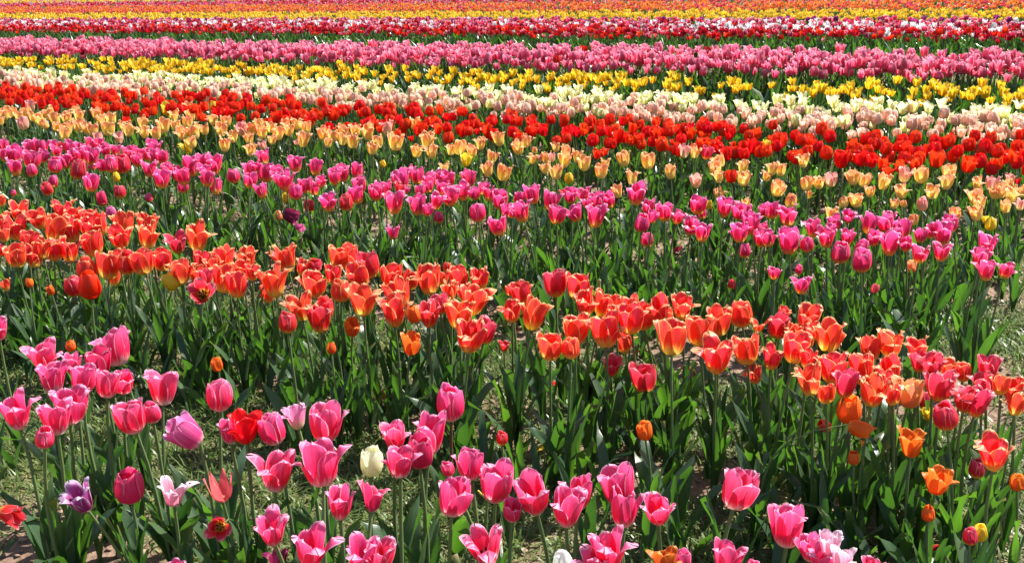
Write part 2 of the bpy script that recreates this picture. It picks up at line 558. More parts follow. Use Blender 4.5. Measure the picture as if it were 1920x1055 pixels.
# ------------------------------------------------------------------ the field: ground
def turf_amount(x, y):
    """how grassy the ground is: the strips between the rows and the path past their right-hand ends"""
    s = x * NX + y * NY
    d = x * DX + y * DY
    g = np.zeros_like(s)
    for c, w in ((.4, .35), (1.95, .40), (2.80, .26), (3.98, .24), (4.97, .2), (7.4, .2), (11.4, 1.0)):
        g = np.maximum(g, np.exp(-((s - c) / w) ** 4))
    g = np.maximum(g, 1.7 / (1 + np.exp((d - .10) * 14)))
    wob = np.sin(x * 5.1 + 1.3 * np.sin(y * 3.7)) * np.sin(y * 4.3 + 1.1 * np.sin(x * 6.1 + 1)) * .5 + .5
    wob2 = np.sin(x * 13 + 2 * np.sin(y * 9)) * np.sin(y * 11 + 2 * np.sin(x * 8)) * .5 + .5
    return np.clip(g * (.42 + 1.1 * wob) + .42 * wob2 - .03, 0, 1)


def ground_z(x, y):
    s = x * NX + y * NY
    z = .012 * np.sin(x * 3.1 + y * 1.7) * np.sin(y * 2.3 - x * 1.1)
    z += .006 * np.sin(x * 17 + 3 * np.sin(y * 7)) * np.sin(y * 19 + 2 * np.sin(x * 11))
    z += .004 * np.sin(x * 41 + 3 * np.sin(y * 23)) * np.sin(y * 37 + 3 * np.sin(x * 29))
    return z * np.exp(-(np.hypot(x, y) / 14) ** 4)


def axis_pts(lo, hi, c0, c1, fine, far):
    a = np.arange(c0, c1 + 1e-6, fine)
    g1 = c1 + np.cumsum(np.geomspace(fine, far, 60))
    g0 = c0 - np.cumsum(np.geomspace(fine, far, 60))
    return np.concatenate([g0[::-1][g0[::-1] > lo], a, g1[g1 < hi]])


gx = axis_pts(-1500, 1500, -3.4, 3.0, .022, 260)
gy = axis_pts(-1500, 1500, .9, 6.2, .022, 260)
GX, GY = np.meshgrid(gx, gy)
Z = ground_z(GX, GY)
near = np.exp(-(np.hypot(GX, GY - 2) / 5) ** 6)
Z = Z + near * rng.normal(0, .0028, Z.shape)
gm = mesh_from('ground', np.stack([GX, GY, Z], -1).reshape(-1, 3), grid_quads(len(gy), len(gx)), mats=(SOIL,), smoothed=True)
a = gm.attributes.new('turf', 'FLOAT', 'POINT')
a.data.foreach_set('value', turf_amount(GX, GY).astype(np.float32).ravel())
go = bpy.data.objects.new('ground', gm)
go['kind'] = 'structure'
COLL.objects.link(go)


def in_view(x, y, z=.2, mx=.06, my=.08):
    """is a point inside the camera's frustum, with a margin (numpy)"""
    M = np.array(cam.matrix_world.inverted())
    vx = M[0, 0] * x + M[0, 1] * y + M[0, 2] * z + M[0, 3]
    vy = M[1, 0] * x + M[1, 1] * y + M[1, 2] * z + M[1, 3]
    vz = -(M[2, 0] * x + M[2, 1] * y + M[2, 2] * z + M[2, 3])
    vz_ = np.where(vz > .05, vz, .05)
    px = vx / vz_ / .96
    py = vy / vz_ / .5275
    px *= 2 * .96 / .96 / 1.0 * .5 * 2 / 2 * 2 / 2
    return (vz > .3) & (np.abs(vx / vz_) < .48 * (1 + mx)) & (np.abs(vy / vz_) < .26375 * (1 + my))


def merged(name, V, Q, UV, placements, mats, fmat, tint, kind='stuff', label=None, cat=None, T=None):
    """many transformed copies of small templates joined in one mesh.  placements: list of (template index, 4x4 array), V/Q/UV/fmat lists of templates"""
    Vs, Qs, UVs, FM, TI = [], [], [], [], []
    off = 0
    pl = {}
    for (ti, M), tt in zip(placements, tint):
        pl.setdefault(ti, []).append((M, tt))
    for ti, lst in pl.items():
        Ms = np.array([m for m, _ in lst])
        tt = np.array([t for _, t in lst])
        v = V[ti]
        W = np.einsum('nij,vj->nvi', Ms[:, :3, :3], v) + Ms[:, None, :3, 3]
        n, k = W.shape[:2]
        Vs.append(W.reshape(-1, 3))
        q = Q[ti]
        Qs.append((q[None] + (np.arange(n) * k)[:, None, None] + off).reshape(-1, 4))
        UVs.append(np.tile(UV[ti], (n, 1)))
        if fmat is not None:
            FM.append(np.tile(fmat[ti], n))
        TI.append(np.repeat(tt, k))
        off += n * k
    me = mesh_from(name, np.concatenate(Vs), np.concatenate(Qs), UV=np.concatenate(UVs), mats=mats,
                   fmat=np.concatenate(FM) if FM else None, tint=np.concatenate(TI))
    o = bpy.data.objects.new(name, me)
    o['kind'] = kind
    if label:
        o['label'] = label
    if cat:
        o['category'] = cat
    COLL.objects.link(o)
    return o


def mat4(x, y, z, rz=0, tilt=0, taz=0, s=1.0, sz=None):
    M = Matrix.Translation((x, y, z)) @ Matrix.Rotation(taz, 4, 'Z') @ Matrix.Rotation(tilt, 4, 'Y') @ Matrix.Rotation(rz - taz, 4, 'Z')
    M = M @ Matrix.Diagonal((s, s, sz if sz is not None else s, 1))
    return np.array(M)


# grass: blades in tufts
def blade(seed):
    R_ = random.Random(seed)
    n = 4
    t = np.linspace(0, 1, n)
    b = R_.uniform(.2, 1.1)
    x = b * t ** 2 * .7
    z = t * (1 - .35 * b * t)
    w = .045 * (1 - t) ** .6 + .004
    V = np.array([[(x[i], -w[i], z[i]), (x[i], w[i], z[i])] for i in range(n)]).reshape(-1, 3)
    Q = np.array([(2 * i, 2 * i + 1, 2 * i + 3, 2 * i + 2) for i in range(n - 1)])
    return V, Q, np.array([(k % 2, k // 2 / (n - 1)) for k in range(2 * n)])


BL = [blade(i) for i in range(8)]
def scatter_grass(n, xr, yr, lo, hi):
    X = rng.uniform(*xr, n)
    Y = rng.uniform(*yr, n)
    k = (rng.random(n) < turf_amount(X, Y) ** 1.2) & in_view(X, Y, 0, .12, .25)
    X, Y = X[k], Y[k]
    # tufts: pull blades together
    P, TI = [], []
    zz = ground_z(X, Y)
    for x, y, z in zip(X, Y, zz):
        for j in range(random.choice((3, 4, 5))):
            s = random.uniform(lo, hi)
            az = random.uniform(0, 6.28)
            dry = random.random()
            tilt = random.uniform(.1, 1.0) if dry > .35 else random.uniform(.9, 1.45)
            P.append((random.randrange(8), mat4(x + random.gauss(0, .012), y + random.gauss(0, .012), z - .002, az, tilt, az, s)))
            TI.append(random.uniform(.55, 1) if dry < .35 else random.uniform(0, .35))
    return P, TI


P1, T1 = scatter_grass(60000, (-2.6, 2.4), (1.3, 4.4), .03, .075)
P2, T2 = scatter_grass(42000, (-5.2, 3.2), (3.6, 9.0), .05, .10)
merged('grass', [b[0] for b in BL], [b[1] for b in BL], [b[2] for b in BL], P1 + P2, (GRASS,), None, T1 + T2)
print('grass blades', len(P1) + len(P2))

# clods of dry soil
def clod(seed):
    R_ = random.Random(seed)
    V = []
    for k, (z, r) in enumerate(((-.5, .55), (.05, 1.0), (.6, .6))):
        for j in range(5):
            a_ = 6.28 * j / 5 + k * .5
            rr = r * R_.uniform(.65, 1.25)
            V.append((rr * math.cos(a_), rr * math.sin(a_), z * R_.uniform(.7, 1.3)))
    V += [(0, 0, -.6), (0, 0, R_.uniform(.6, .95))]
    Q = []
    for k in range(2):
        for j in range(5):
            Q.append((k * 5 + j, k * 5 + (j + 1) % 5, (k + 1) * 5 + (j + 1) % 5, (k + 1) * 5 + j))
    for j in range(0, 5, 1):
        Q.append((10 + j, 10 + (j + 1) % 5, 16, 16))
    Q = np.array(Q)
    return np.array(V), Q


CL = []
for i in range(6):
    V, Q = clod(i)
    Q4 = Q[:10]
    # close the top with a fan of quads that skip every second corner
    top = np.array([(10, 11, 12, 16), (12, 13, 14, 16), (14, 10, 16, 16)][:2])
    CL.append((V, np.concatenate([Q4, top]), np.zeros((len(V), 2))))
n = 38000
X = rng.uniform(-4.2, 3, n)
Y = rng.uniform(1.3, 7, n)
k = (rng.random(n) > turf_amount(X, Y) * .9) & in_view(X, Y, 0, .1, .2)
X, Y = X[k], Y[k]
Zc = ground_z(X, Y)
PL = []
for x, y, z in zip(X, Y, Zc):
    s = .003 + .011 * random.random() ** 3.2
    PL.append((random.randrange(6), mat4(x, y, z + s * .3, random.uniform(0, 6), random.uniform(0, .5), random.uniform(0, 6), s, s * .7)))
co = merged('soil_clods', [c[0] for c in CL], [c[1] for c in CL], [c[2] for c in CL], PL, (CLOD,), None, list(rng.random(len(PL))))

# ------------------------------------------------------------------ tulips one by one
GROUPS = dict(pink='pink tulips of the nearest row', orange='orange tulips of the second row', magenta='magenta tulips of the third row',
              peach='peach tulips of the fourth row', red='red tulips of the fifth row')
LEAFN = dict(pink=4, orange=4, magenta=4, peach=3, red=2)
LEAFL = dict(pink=(.22, .30), orange=(.23, .31), magenta=(.22, .30), peach=(.21, .29), red=(.2, .27))


def add(name, data, parent, loc=(0, 0, 0), rot=None, scale=(1, 1, 1), mat=None, color=None):
    o = bpy.data.objects.new(name, data)
    if parent is not None:
        o.parent = parent
    o.location = loc
    if rot is not None:
        o.rotation_mode = 'QUATERNION'
        o.rotation_quaternion = rot
    o.scale = scale
    if mat is not None:
        o.material_slots[0].link = 'OBJECT'
        o.material_slots[0].material = mat
    if color is not None:
        o.color = color
    COLL.objects.link(o)
    return o


def pistil_mesh():
    V = [(0, 0, .02)]
    Q = []
    ns = 6
    for z, r in ((.0, .05), (.12, .06), (.3, .045), (.36, .075), (.40, .03)):
        for j in range(ns):
            V.append((r * math.cos(6.283 * j / ns), r * math.sin(6.283 * j / ns), z))
    for i in range(4):
        for j in range(ns):
            Q.append((1 + i * ns + j, 1 + i * ns + (j + 1) % ns, 1 + (i + 1) * ns + (j + 1) % ns, 1 + (i + 1) * ns + j))
    return mesh_from('pistil', V, Q, UV=np.zeros((len(V), 2)) + .3, mats=(POD,))


def stamen_mesh():
    V = []
    Q = []
    for (a_, z, w) in ((0, 0, .012), (.05, .16, .012), (.07, .18, .03), (.09, .36, .02)):
        for dx, dy in ((-1, -1), (1, -1), (1, 1), (-1, 1)):
            V.append((.05 + a_ + dx * w, dy * w, z))
    for i in range(3):
        for j in range(4):
            Q.append((i * 4 + j, i * 4 + (j + 1) % 4, i * 4 + 4 + (j + 1) % 4, i * 4 + 4 + j))
    return mesh_from('stamen', V, Q, mats=(STAMEN,))


PISTIL = pistil_mesh()
STAM = stamen_mesh()


def tulip(kind, x, y, h, bw, mat, shape, label, group, name=None, brown=False):
    R_ = random
    base_shape = 'g'
    for c in 'FwsrocL':
        if c in shape and c != 'L':
            base_shape = c
            break
    if shape == '-':
        base_shape = 'g' if R_.random() > (.14 if kind in ('pink',) else .34) else ('r' if kind in ('peach', 'orange') else 'o')
        if kind == 'peach' and R_.random() < .35:
            base_shape = 'r'
    if 'star' in shape:
        base_shape = 's'
    var = R_.randrange(NVAR[base_shape])
    petals, bh = PETALS[base_shape, var]
    if kind == 'orange' and mat != 'small':
        bw = min(bw * 1.08, .1)
    if base_shape == 'c':
        bw *= .90
    bh *= bw
    tilt_t = None
    if 'F' in shape:
        tilt = Vector((.10, -.90, .42)).normalized()
    elif 'n' in shape:
        tilt = Vector((.75, -.25, -.25)).normalized()
    elif 'L' in shape:
        tilt = Vector((-.62, -.1, .6)).normalized()
    elif 'R' in shape and 'r' not in shape:
        tilt = Vector((-.45, -.05, .8)).normalized()
    else:
        tilt = None
    az = R_.uniform(0, 6.283)
    if tilt is not None and tilt.z < .55:
        smesh, top, sdir_ = STEM_HOOK
        az = math.atan2(tilt.y, tilt.x)
    else:
        smesh, top, sdir_ = R_.choice(STEMS)
        if tilt is not None:
            az = math.atan2(tilt.y, tilt.x)
    lean = Quaternion((R_.gauss(0, 1), R_.gauss(0, 1), 0), R_.uniform(0, .07)) if tilt is None else Quaternion()
    qz = Quaternion((0, 0, 1), az)
    if tilt is None:
        tilt = lean @ (qz @ sdir_)
        tilt = (tilt + Vector((R_.gauss(0, .05), R_.gauss(0, .05), 0))).normalized()
    # stem length so that the bloom's middle is h above the ground
    L = max(.08, (h - bh * .5 * tilt.z) / (top.z * .995))
    topw = lean @ (qz @ (top * L))
    bx, by = x - topw.x - tilt.x * bh * .5, y - topw.y - tilt.y * bh * .5
    bz = float(ground_z(np.array(bx), np.array(by))) - .004
    root = bpy.data.objects.new(name or (kind + '_tulip'), None)
    root.empty_display_size = .03
    root.location = (bx, by, bz)
    root['label'] = label
    root['category'] = 'tulip'
    root['group'] = group
    COLL.objects.link(root)
    thick = (1.0 + (.25 if kind == 'pink' else .1)) * (.4 / max(L, .15)) ** .5
    add('stem', smesh, root, (0, 0, 0), lean @ qz, (L * thick if 'F' not in shape and 'n' not in shape else L, L * thick if 'F' not in shape and 'n' not in shape else L, L), STEMB if brown else None)
    if thick != 1 and 'F' not in shape and 'n' not in shape:
        t2 = Vector((top.x * L * thick, top.y * L * thick, top.z * L))
        topw = lean @ (qz @ t2)
    qt = Vector((0, 0, 1)).rotation_difference(tilt) @ Quaternion((0, 0, 1), R_.uniform(0, 6.283))
    hue = R_.random()
    v_ = R_.uniform(.86, 1.0)
    if 'L' in shape or 'F' in shape:
        hue = .5
    n_pet = 6
    if 'w' in shape and R_.random() < .35:
        n_pet = 5
    sq = R_.uniform(.93, 1.07)
    col = (1 - hue, v_, 1, 1)
    order = list(range(6))[:n_pet]
    for k in order:
        add('petal', petals[k], root, topw, qt, (bw, bw, bw * sq), PM[mat], col)
    if base_shape in 'wF' or (base_shape == 'o' and kind == 'pink' and R_.random() < .6):
        pi_ = add('pistil', PISTIL, root, topw, qt, (bw, bw, bw))
        for k in range(6):
            add('stamen', STAM, pi_, (0, 0, 0), Quaternion((0, 0, 1), k * 1.047), (1, 1, 1), ANTHER if mat in ('crimson', 'pink', 'rust') else None)
    nl = LEAFN[kind] + (R_.random() < .5)
    if h < .3:
        nl = max(2, nl - 1)
    a0 = R_.uniform(0, 6.283)
    lo, hi = LEAFL[kind]
    for k in range(nl):
        ln = R_.uniform(lo, hi) * (1.0 if k < 2 else .85) * (min(1, h / .4) ** .5)
        zb = 0.0 if k < 2 else R_.uniform(.0, .07)
        q = Quaternion((0, 0, 1), a0 + k * 2.4 + R_.uniform(-.5, .5)) @ Quaternion((0, 1, 0), R_.uniform(-.12, .16))
        lm = LEAVES[R_.randrange(10) if k < 2 else R_.choice((0, 2, 4, 6, 9))]
        add('leaf', lm, root, (0, 0, zb), q, (ln, ln * R_.uniform(.9, 1.2) * (1.4 if kind == 'pink' else 1.12 if kind == 'orange' else 1), ln))
    return root


DATA = '''pink;-1.422;2.793;0.419;0.063;pink;o;lilac-pink tulip cut by the picture edge above the dark grass
pink;-1.173;2.510;0.432;0.077;pink;-;upper left tulip of the pink clump, behind others
pink;-1.116;2.407;0.424;0.077;pink;o;ruffled pink tulip at the front of the clump beneath two behind it
pink;-1.086;2.459;0.434;0.049;pink;-;pink tulip behind the clump beneath the low orange bud
pink;-1.022;2.359;0.435;0.060;pink;-;neat pink cup tulip with white base in the clump's middle
pink;-1.049;2.534;0.411;0.064;crimsonpink;-;dark crimson-pink tulip tucked below the highest bloom of the clump
pink;-1.034;2.630;0.409;0.091;pink;-;highest pink tulip of the clump, large with an overlapping left petal
pink;-0.935;2.276;0.445;0.055;pink;-;bright red-pink cup tulip with layered top, front of its pair
pink;-0.935;2.370;0.420;0.048;pink;-;pink tulip peeking behind the red-pink cup
pink;-0.831;2.326;0.419;0.094;pink;w;wide open pink tulip with spreading side petals over bare soil
pink;-1.072;2.129;0.451;0.075;pink;o;broad pink tulip at the frame edge with a low left petal
pink;-1.000;2.211;0.429;0.089;pink;o;big rounded pink tulip with one petal stretched sideways
pink;-0.987;2.109;0.444;0.077;pink;o;large flaring pink tulip in front of the rounded one
pink;-0.991;2.049;0.429;0.042;pink;c;slim coral-pink closed tulip hanging below the large flaring one
pink;-0.838;2.148;0.436;0.067;pink;-;deep pink bowl tulip in front of a smaller one
pink;-0.815;2.206;0.415;0.045;pink;c;smaller rosy tulip behind the deep pink bowl
pink;-0.691;2.058;0.436;0.067;lilacpink;L;purplish pink tulip leaning left on a bent stem over grass
pink;-0.661;2.196;0.446;0.064;pink;c;slender upright pink tulip with pale base beside bare soil
pink;-0.604;2.068;0.431;0.048;pink;-;pink tulip partly covered by the red one
pink;-0.569;2.058;0.440;0.067;red;o;large glossy red tulip opening between two pink ones
pink;-0.872;1.956;0.352;0.065;lilac;w;purple and white striped tulip with petals falling open
pink;-0.818;2.028;0.331;0.067;rosered;c;short rose-red cup tulip with straight walls
pink;-0.699;1.950;0.355;0.065;palepink;w;pale blush tulip with white and pink petals
pink;-0.604;1.966;0.349;0.065;salmon;star;salmon star-shaped tulip with six pointed petals
pink;-0.577;1.831;0.339;0.049;crimson;F;low crimson tulip open toward the viewer in shade
pink;-1.012;1.907;0.330;0.045;crimson;n;drooping crimson tulip low at the frame edge above soil
pink;-0.610;1.648;0.359;0.028;pink;-;pink petal tips just rising from the bottom edge
pink;-0.513;2.080;0.429;0.062;pink;c;tall pink tulip just beside the red one
pink;-0.465;2.108;0.439;0.060;paleshed;w;pink tulip with dropped petals showing its cream heart
pink;-0.401;2.053;0.446;0.075;pink;-;flaring pink tulip with crisp white edges beside the half-shed one
pink;-0.465;1.856;0.439;0.079;pink;o;very broad deep pink tulip with pointed side petals
pink;-0.379;1.849;0.448;0.089;pink;o;very wide pale pink tulip with a ragged crown
pink;-0.324;1.756;0.425;0.056;pink;-;deep pink cup tulip left of the cream tulip's stem
pink;-0.267;1.719;0.443;0.057;crimsonpink;w;broken dark pink tulip behind the cream tulip's stem
pink;-0.289;1.896;0.428;0.049;cream;c;cream white closed tulip, the only one of its colour here
pink;-0.248;1.970;0.449;0.054;pink;-;pink tulip peeking above the pair beside the cream tulip
pink;-0.232;1.854;0.446;0.061;pink;-;front pink tulip right beside the cream tulip
pink;-0.183;2.043;0.413;0.072;pink;-;pink tulip behind with a long petal touching the dark stem
pink;-0.194;1.952;0.414;0.059;crimsonpink;c;dark purplish pink cup in front of the spreading one
pink;-0.147;2.190;0.418;0.069;pink;c;tallest single pink tulip on a dark brown stem
pink;-0.086;1.830;0.450;0.055;pink;-;ruffled pink tulip above and behind the stout cup
pink;-0.121;1.859;0.427;0.028;pink;c;tiny pale pink tip between the dark stem and the ruffled tulip
pink;-0.118;1.743;0.435;0.065;pink;-;stout pink cup tulip with a loose side petal
pink;-0.042;1.807;0.421;0.067;pink;-;broad pink tulip with a pointed left petal over a lower one
pink;-0.016;1.692;0.430;0.035;pink;-;lower pink bloom hidden behind the broad pointed one
pink;-0.427;1.669;0.425;0.058;pink;o;blotchy pale pink tulip above a maroon one
pink;-0.362;1.592;0.424;0.069;pink;-;large deep pink tulip with upright back petals near the bottom
pink;-0.259;1.535;0.434;0.059;pink;o;left half of the very broad pink pair cut by the bottom
pink;-0.230;1.546;0.434;0.050;pink;o;right half of the very broad pink pair cut by the bottom
pink;-0.055;1.533;0.447;0.067;pink;w;ragged pink tulip with a pointed flag petal at the bottom
pink;-0.435;1.683;0.352;0.040;maroon;w;dark maroon tulip in shade beneath the blotchy pink one
pink;0.027;1.702;0.448;0.068;pink;-;pink tulip with folded top, left of the crossed pair
pink;0.106;1.702;0.445;0.054;pink;-;front pink tulip of the crossed pair on a dark stem
pink;0.082;1.650;0.451;0.060;pink;-;rear pink tulip of the crossed pair with pale base
pink;0.183;1.727;0.437;0.062;pink;-;rear pink tulip of the stacked pair above dark grass
pink;0.184;1.682;0.416;0.059;pink;-;front pink tulip of the stacked pair with a spiral heart
pink;0.237;1.622;0.446;0.052;pink;-;neat pink goblet tulip standing alone right of the stacked pair
pink;0.375;1.678;0.450;0.068;pink;-;tall pink goblet with spiral folded petals, alone against dark leaves
pink;0.140;1.492;0.447;0.065;pink;o;open pink tulip at the bottom below the stacked pair
pink;0.127;1.485;0.433;0.055;pink;o;pink petals at the bottom edge in front of the open one
pink;0.322;1.483;0.439;0.050;pink;-;short pink tulip at the bottom edge below the tall goblet
pink;0.075;1.508;0.418;0.036;white;c;white tulip whose tip only shows at the bottom edge
pink;0.226;1.469;0.444;0.044;rust;o;rusty orange-brown tulip at the bottom edge
pink;0.252;1.485;0.433;0.028;pink;c;pink tip behind the rusty tulip
pink;0.451;1.603;0.421;0.065;pink;-;clean pink goblet tulip with pale base beside the shaded orange row end
pink;0.478;1.553;0.411;0.042;pink;-;left bloom of the tight pink clump at the bottom
pink;0.493;1.507;0.445;0.038;palepink;-;pale pink bloom at the top of the tight bottom clump
pink;0.499;1.457;0.451;0.039;palepink;o;almost white pink bloom on the right of the bottom clump
pink;0.482;1.506;0.412;0.047;pink;o;lowest bloom of the tight bottom clump
pink;0.546;1.435;0.443;0.035;pink;o;pink tips at the bottom edge right of the tight clump
pink;0.361;1.475;0.426;0.028;pink;c;small pink tip at the bottom edge left of the goblet
orange;-2.246;4.639;0.396;0.047;orange;-;twelfth orange-red tulip left of the ruffled crown tulip
orange;-2.084;4.445;0.402;0.085;orange;o;eleventh orange-red tulip left of the ruffled crown tulip
orange;-1.900;4.213;0.421;0.081;orange;o;tenth orange-red tulip left of the ruffled crown tulip
orange;-1.828;4.292;0.425;0.082;orange;-;eighth orange-red tulip left of the ruffled crown tulip
orange;-2.106;4.344;0.391;0.061;orange;-;tenth orange-red tulip above and left of the bright red tulip
orange;-1.998;4.094;0.415;0.058;orange;-;ninth orange-red tulip above and left of the bright red tulip
orange;-1.988;4.188;0.391;0.094;orange;o;seventh orange-red tulip above and left of the bright red tulip
orange;-1.798;3.872;0.419;0.065;orange;-;fifth orange-red tulip above and left of the bright red tulip
orange;-1.952;4.006;0.403;0.046;orange;-;eighth orange-red tulip above and left of the bright red tulip
orange;-1.817;3.686;0.426;0.033;crimson;-;second crimson tulip above and left of the bright red tulip
orange;-1.724;3.605;0.430;0.065;orange;-;sixth orange-red tulip above and left of the bright red tulip
orange;-1.696;3.673;0.410;0.076;orange;-;fourth orange-red tulip above and left of the bright red tulip
orange;-1.669;3.686;0.430;0.062;orange;-;third orange-red tulip above and left of the bright red tulip
orange;-1.679;3.794;0.402;0.078;orange;-;second orange-red tulip above and left of the bright red tulip
orange;-1.624;3.804;0.393;0.081;orange;o;nearest orange-red tulip above and left of the bright red tulip
orange;-1.786;4.068;0.414;0.083;orange;-;ninth orange-red tulip left of the ruffled crown tulip
orange;-1.736;4.112;0.391;0.082;orange;-;seventh orange-red tulip left of the ruffled crown tulip
orange;-1.765;4.247;0.398;0.071;orange;-;sixth orange-red tulip left of the ruffled crown tulip
orange;-1.677;4.130;0.406;0.069;orange;-;fifth orange-red tulip left of the ruffled crown tulip
orange;-1.699;4.213;0.415;0.065;orange;-;fourth orange-red tulip left of the ruffled crown tulip
orange;-1.651;4.192;0.396;0.078;orange;-;second orange-red tulip left of the ruffled crown tulip
orange;-1.563;3.879;0.391;0.075;orange;-;third orange-red tulip left of the ruffled crown tulip
orange;-1.450;3.853;0.425;0.079;orange;r;nearest orange-red tulip left of the ruffled crown tulip
orange;-1.528;4.125;0.402;0.087;orange;r;orange-red tulip above and left of the ruffled crown tulip
orange;-1.334;3.803;0.429;0.076;orange;r;ruffled orange tulip with frilled rim standing over the dark gap
orange;-1.399;4.020;0.426;0.077;orange;r;orange-red tulip above the ruffled crown tulip
orange;-1.103;3.650;0.445;0.085;orange;r;tall ruffled orange tulip with many frilled petals above its row
orange;-1.206;3.749;0.408;0.077;crimson;w;ragged crimson tulip with curled broken petals beside the tall ruffled orange tulip
orange;-1.428;3.459;0.411;0.067;orange;c;orange-red tulip above the bright red tulip
orange;-1.359;3.474;0.416;0.081;orange;-;second orange-red tulip above and right of the bright red tulip
orange;-1.483;3.808;0.290;0.059;orange;-;nearest orange-red tulip above and right of the bright red tulip
orange;-1.351;3.553;0.412;0.055;orange;-;second orange-red tulip below and left of the ruffled crown tulip
orange;-1.287;3.452;0.415;0.063;orange;c;nearest orange-red tulip below and left of the ruffled crown tulip
orange;-1.221;3.414;0.428;0.073;orange;-;orange-red tulip above and left of the yellow tulip
orange;-1.229;3.546;0.410;0.050;orange;-;second orange-red tulip below and left of the ragged crimson tulip
orange;-1.197;3.536;0.407;0.064;orange;-;nearest orange-red tulip below and left of the ragged crimson tulip
orange;-1.073;3.333;0.419;0.071;orange;-;orange-red tulip above and right of the yellow tulip
orange;-1.055;3.513;0.399;0.064;orange;-;orange-red tulip below the tall ruffled tulip
orange;-1.027;3.356;0.402;0.057;orange;-;orange-red tulip right of the yellow tulip
orange;-0.963;3.444;0.430;0.067;orange;-;orange-red tulip below and right of the tall ruffled tulip
orange;-0.985;3.398;0.411;0.053;orange;-;second orange-red tulip above and right of the dark red open tulip
orange;-0.977;3.270;0.412;0.047;crimson;-;crimson tulip above the dark red open tulip
orange;-0.940;3.325;0.390;0.078;orange;-;nearest orange-red tulip above and right of the dark red open tulip
orange;-0.859;3.202;0.407;0.075;orange;-;orange-red tulip right of the dark red open tulip
orange;-0.901;3.512;0.413;0.068;orange;-;orange-red tulip right of the tall ruffled tulip
orange;-0.901;3.428;0.390;0.067;orange;o;third orange-red tulip above and right of the dark red open tulip
orange;-0.838;3.305;0.415;0.047;orange;-;fourth orange-red tulip above and right of the dark red open tulip
orange;-1.311;3.172;0.415;0.068;red;c;bright red cupped tulip standing alone in front of the orange row
orange;-1.096;3.320;0.392;0.052;yellow;Rc;yellow tulip with faint red streaks leaning behind an orange tulip
orange;-0.936;3.078;0.415;0.076;crimson;F;dark red tulip facing the viewer, wide open with a dark centre
orange;-1.590;3.721;0.286;0.068;crimson;c;nearest crimson tulip above and left of the bright red tulip
orange;-1.647;3.498;0.355;0.028;small;c;second small plain orange tulip left of the bright red tulip
orange;-1.550;3.440;0.343;0.028;small;c;nearest small plain orange tulip left of the bright red tulip
orange;-1.824;3.699;0.293;0.046;orange;w;orange-red tulip left of the bright red tulip
orange;-1.980;5.089;0.294;0.049;rosered;c;rose-red tulip below and left of the plum tulip
orange;-1.875;4.920;0.273;0.050;lilacpink;c;lilac-pink tulip above and left of the ruffled crown tulip
orange;-0.777;3.566;0.392;0.088;orange;o;second orange-red tulip above the wide open orange tulip
orange;-0.685;3.341;0.417;0.048;orange;-;nearest orange-red tulip above the wide open orange tulip
orange;-0.637;3.334;0.429;0.037;crimson;n;crimson tulip above the wide open orange tulip
orange;-0.624;3.227;0.400;0.080;orange;o;orange-red tulip above and right of the wide open orange tulip
orange;-0.578;3.313;0.408;0.056;orange;-;second orange-red tulip above and left of the flaring red-orange tulip
orange;-0.584;3.489;0.414;0.068;orange;-;third orange-red tulip above and left of the flaring red-orange tulip
orange;-0.549;3.526;0.403;0.075;orange;-;second orange-red tulip above the flaring red-orange tulip
orange;-0.468;3.425;0.404;0.071;crimson;-;crimson tulip above the flaring red-orange tulip
orange;-0.489;3.277;0.402;0.068;orange;-;nearest orange-red tulip above the flaring red-orange tulip
orange;-0.528;3.136;0.405;0.061;orange;c;nearest orange-red tulip above and left of the flaring red-orange tulip
orange;-0.749;3.208;0.414;0.092;orange;o;second orange-red tulip above and left of the wide open orange tulip
orange;-0.842;3.517;0.281;0.055;orange;-;nearest orange-red tulip above and left of the wide open orange tulip
orange;-0.614;2.940;0.405;0.085;orange;w;wide open orange and purple tulip showing its yellow centre
orange;-0.621;2.786;0.421;0.051;crimson;c;crimson tulip below and left of the wide open orange tulip
orange;-0.551;2.892;0.391;0.072;crimson;-;crimson tulip below and right of the wide open orange tulip
orange;-0.535;2.921;0.413;0.050;orange;-;orange-red tulip right of the wide open orange tulip
orange;-0.436;2.965;0.420;0.089;orange;o;large flaring red-orange tulip with a pointed outer petal
orange;-0.471;2.949;0.342;0.049;small;-;small plain orange tulip low among the stems
orange;-0.505;2.776;0.339;0.028;small;c;small plain orange tulip below and left of the small orange tulip
orange;-0.377;3.211;0.422;0.063;orange;-;nearest orange-red tulip above and right of the flaring red-orange tulip
orange;-0.330;3.285;0.399;0.056;orange;c;second orange-red tulip above and right of the flaring red-orange tulip
orange;-0.348;3.106;0.397;0.081;orange;-;orange-red tulip right of the flaring red-orange tulip
orange;-0.337;2.892;0.407;0.076;orange;-;orange-red tulip left of the frilled crimson tulip
orange;-0.256;3.182;0.418;0.077;orange;-;nearest orange-red tulip above the frilled crimson tulip
orange;-0.222;3.291;0.394;0.047;orange;-;second orange-red tulip above the frilled crimson tulip
orange;-0.212;3.369;0.403;0.028;orange;c;third orange-red tulip above the frilled crimson tulip
orange;-0.172;3.223;0.403;0.059;orange;-;third orange-red tulip above and right of the frilled crimson tulip
orange;-0.183;3.029;0.424;0.048;orange;-;nearest orange-red tulip above and right of the frilled crimson tulip
orange;-0.104;3.201;0.407;0.058;orange;-;fourth orange-red tulip above and right of the frilled crimson tulip
orange;-0.113;2.940;0.425;0.085;orange;o;second orange-red tulip right of the frilled crimson tulip
orange;-0.143;3.128;0.396;0.049;orange;-;second orange-red tulip above and right of the frilled crimson tulip
orange;-0.293;3.071;0.343;0.048;small;c;small plain orange tulip left of the frilled crimson tulip
orange;-0.234;2.843;0.416;0.064;crimson;-;crimson tulip with purple frilled tips beside a small orange one
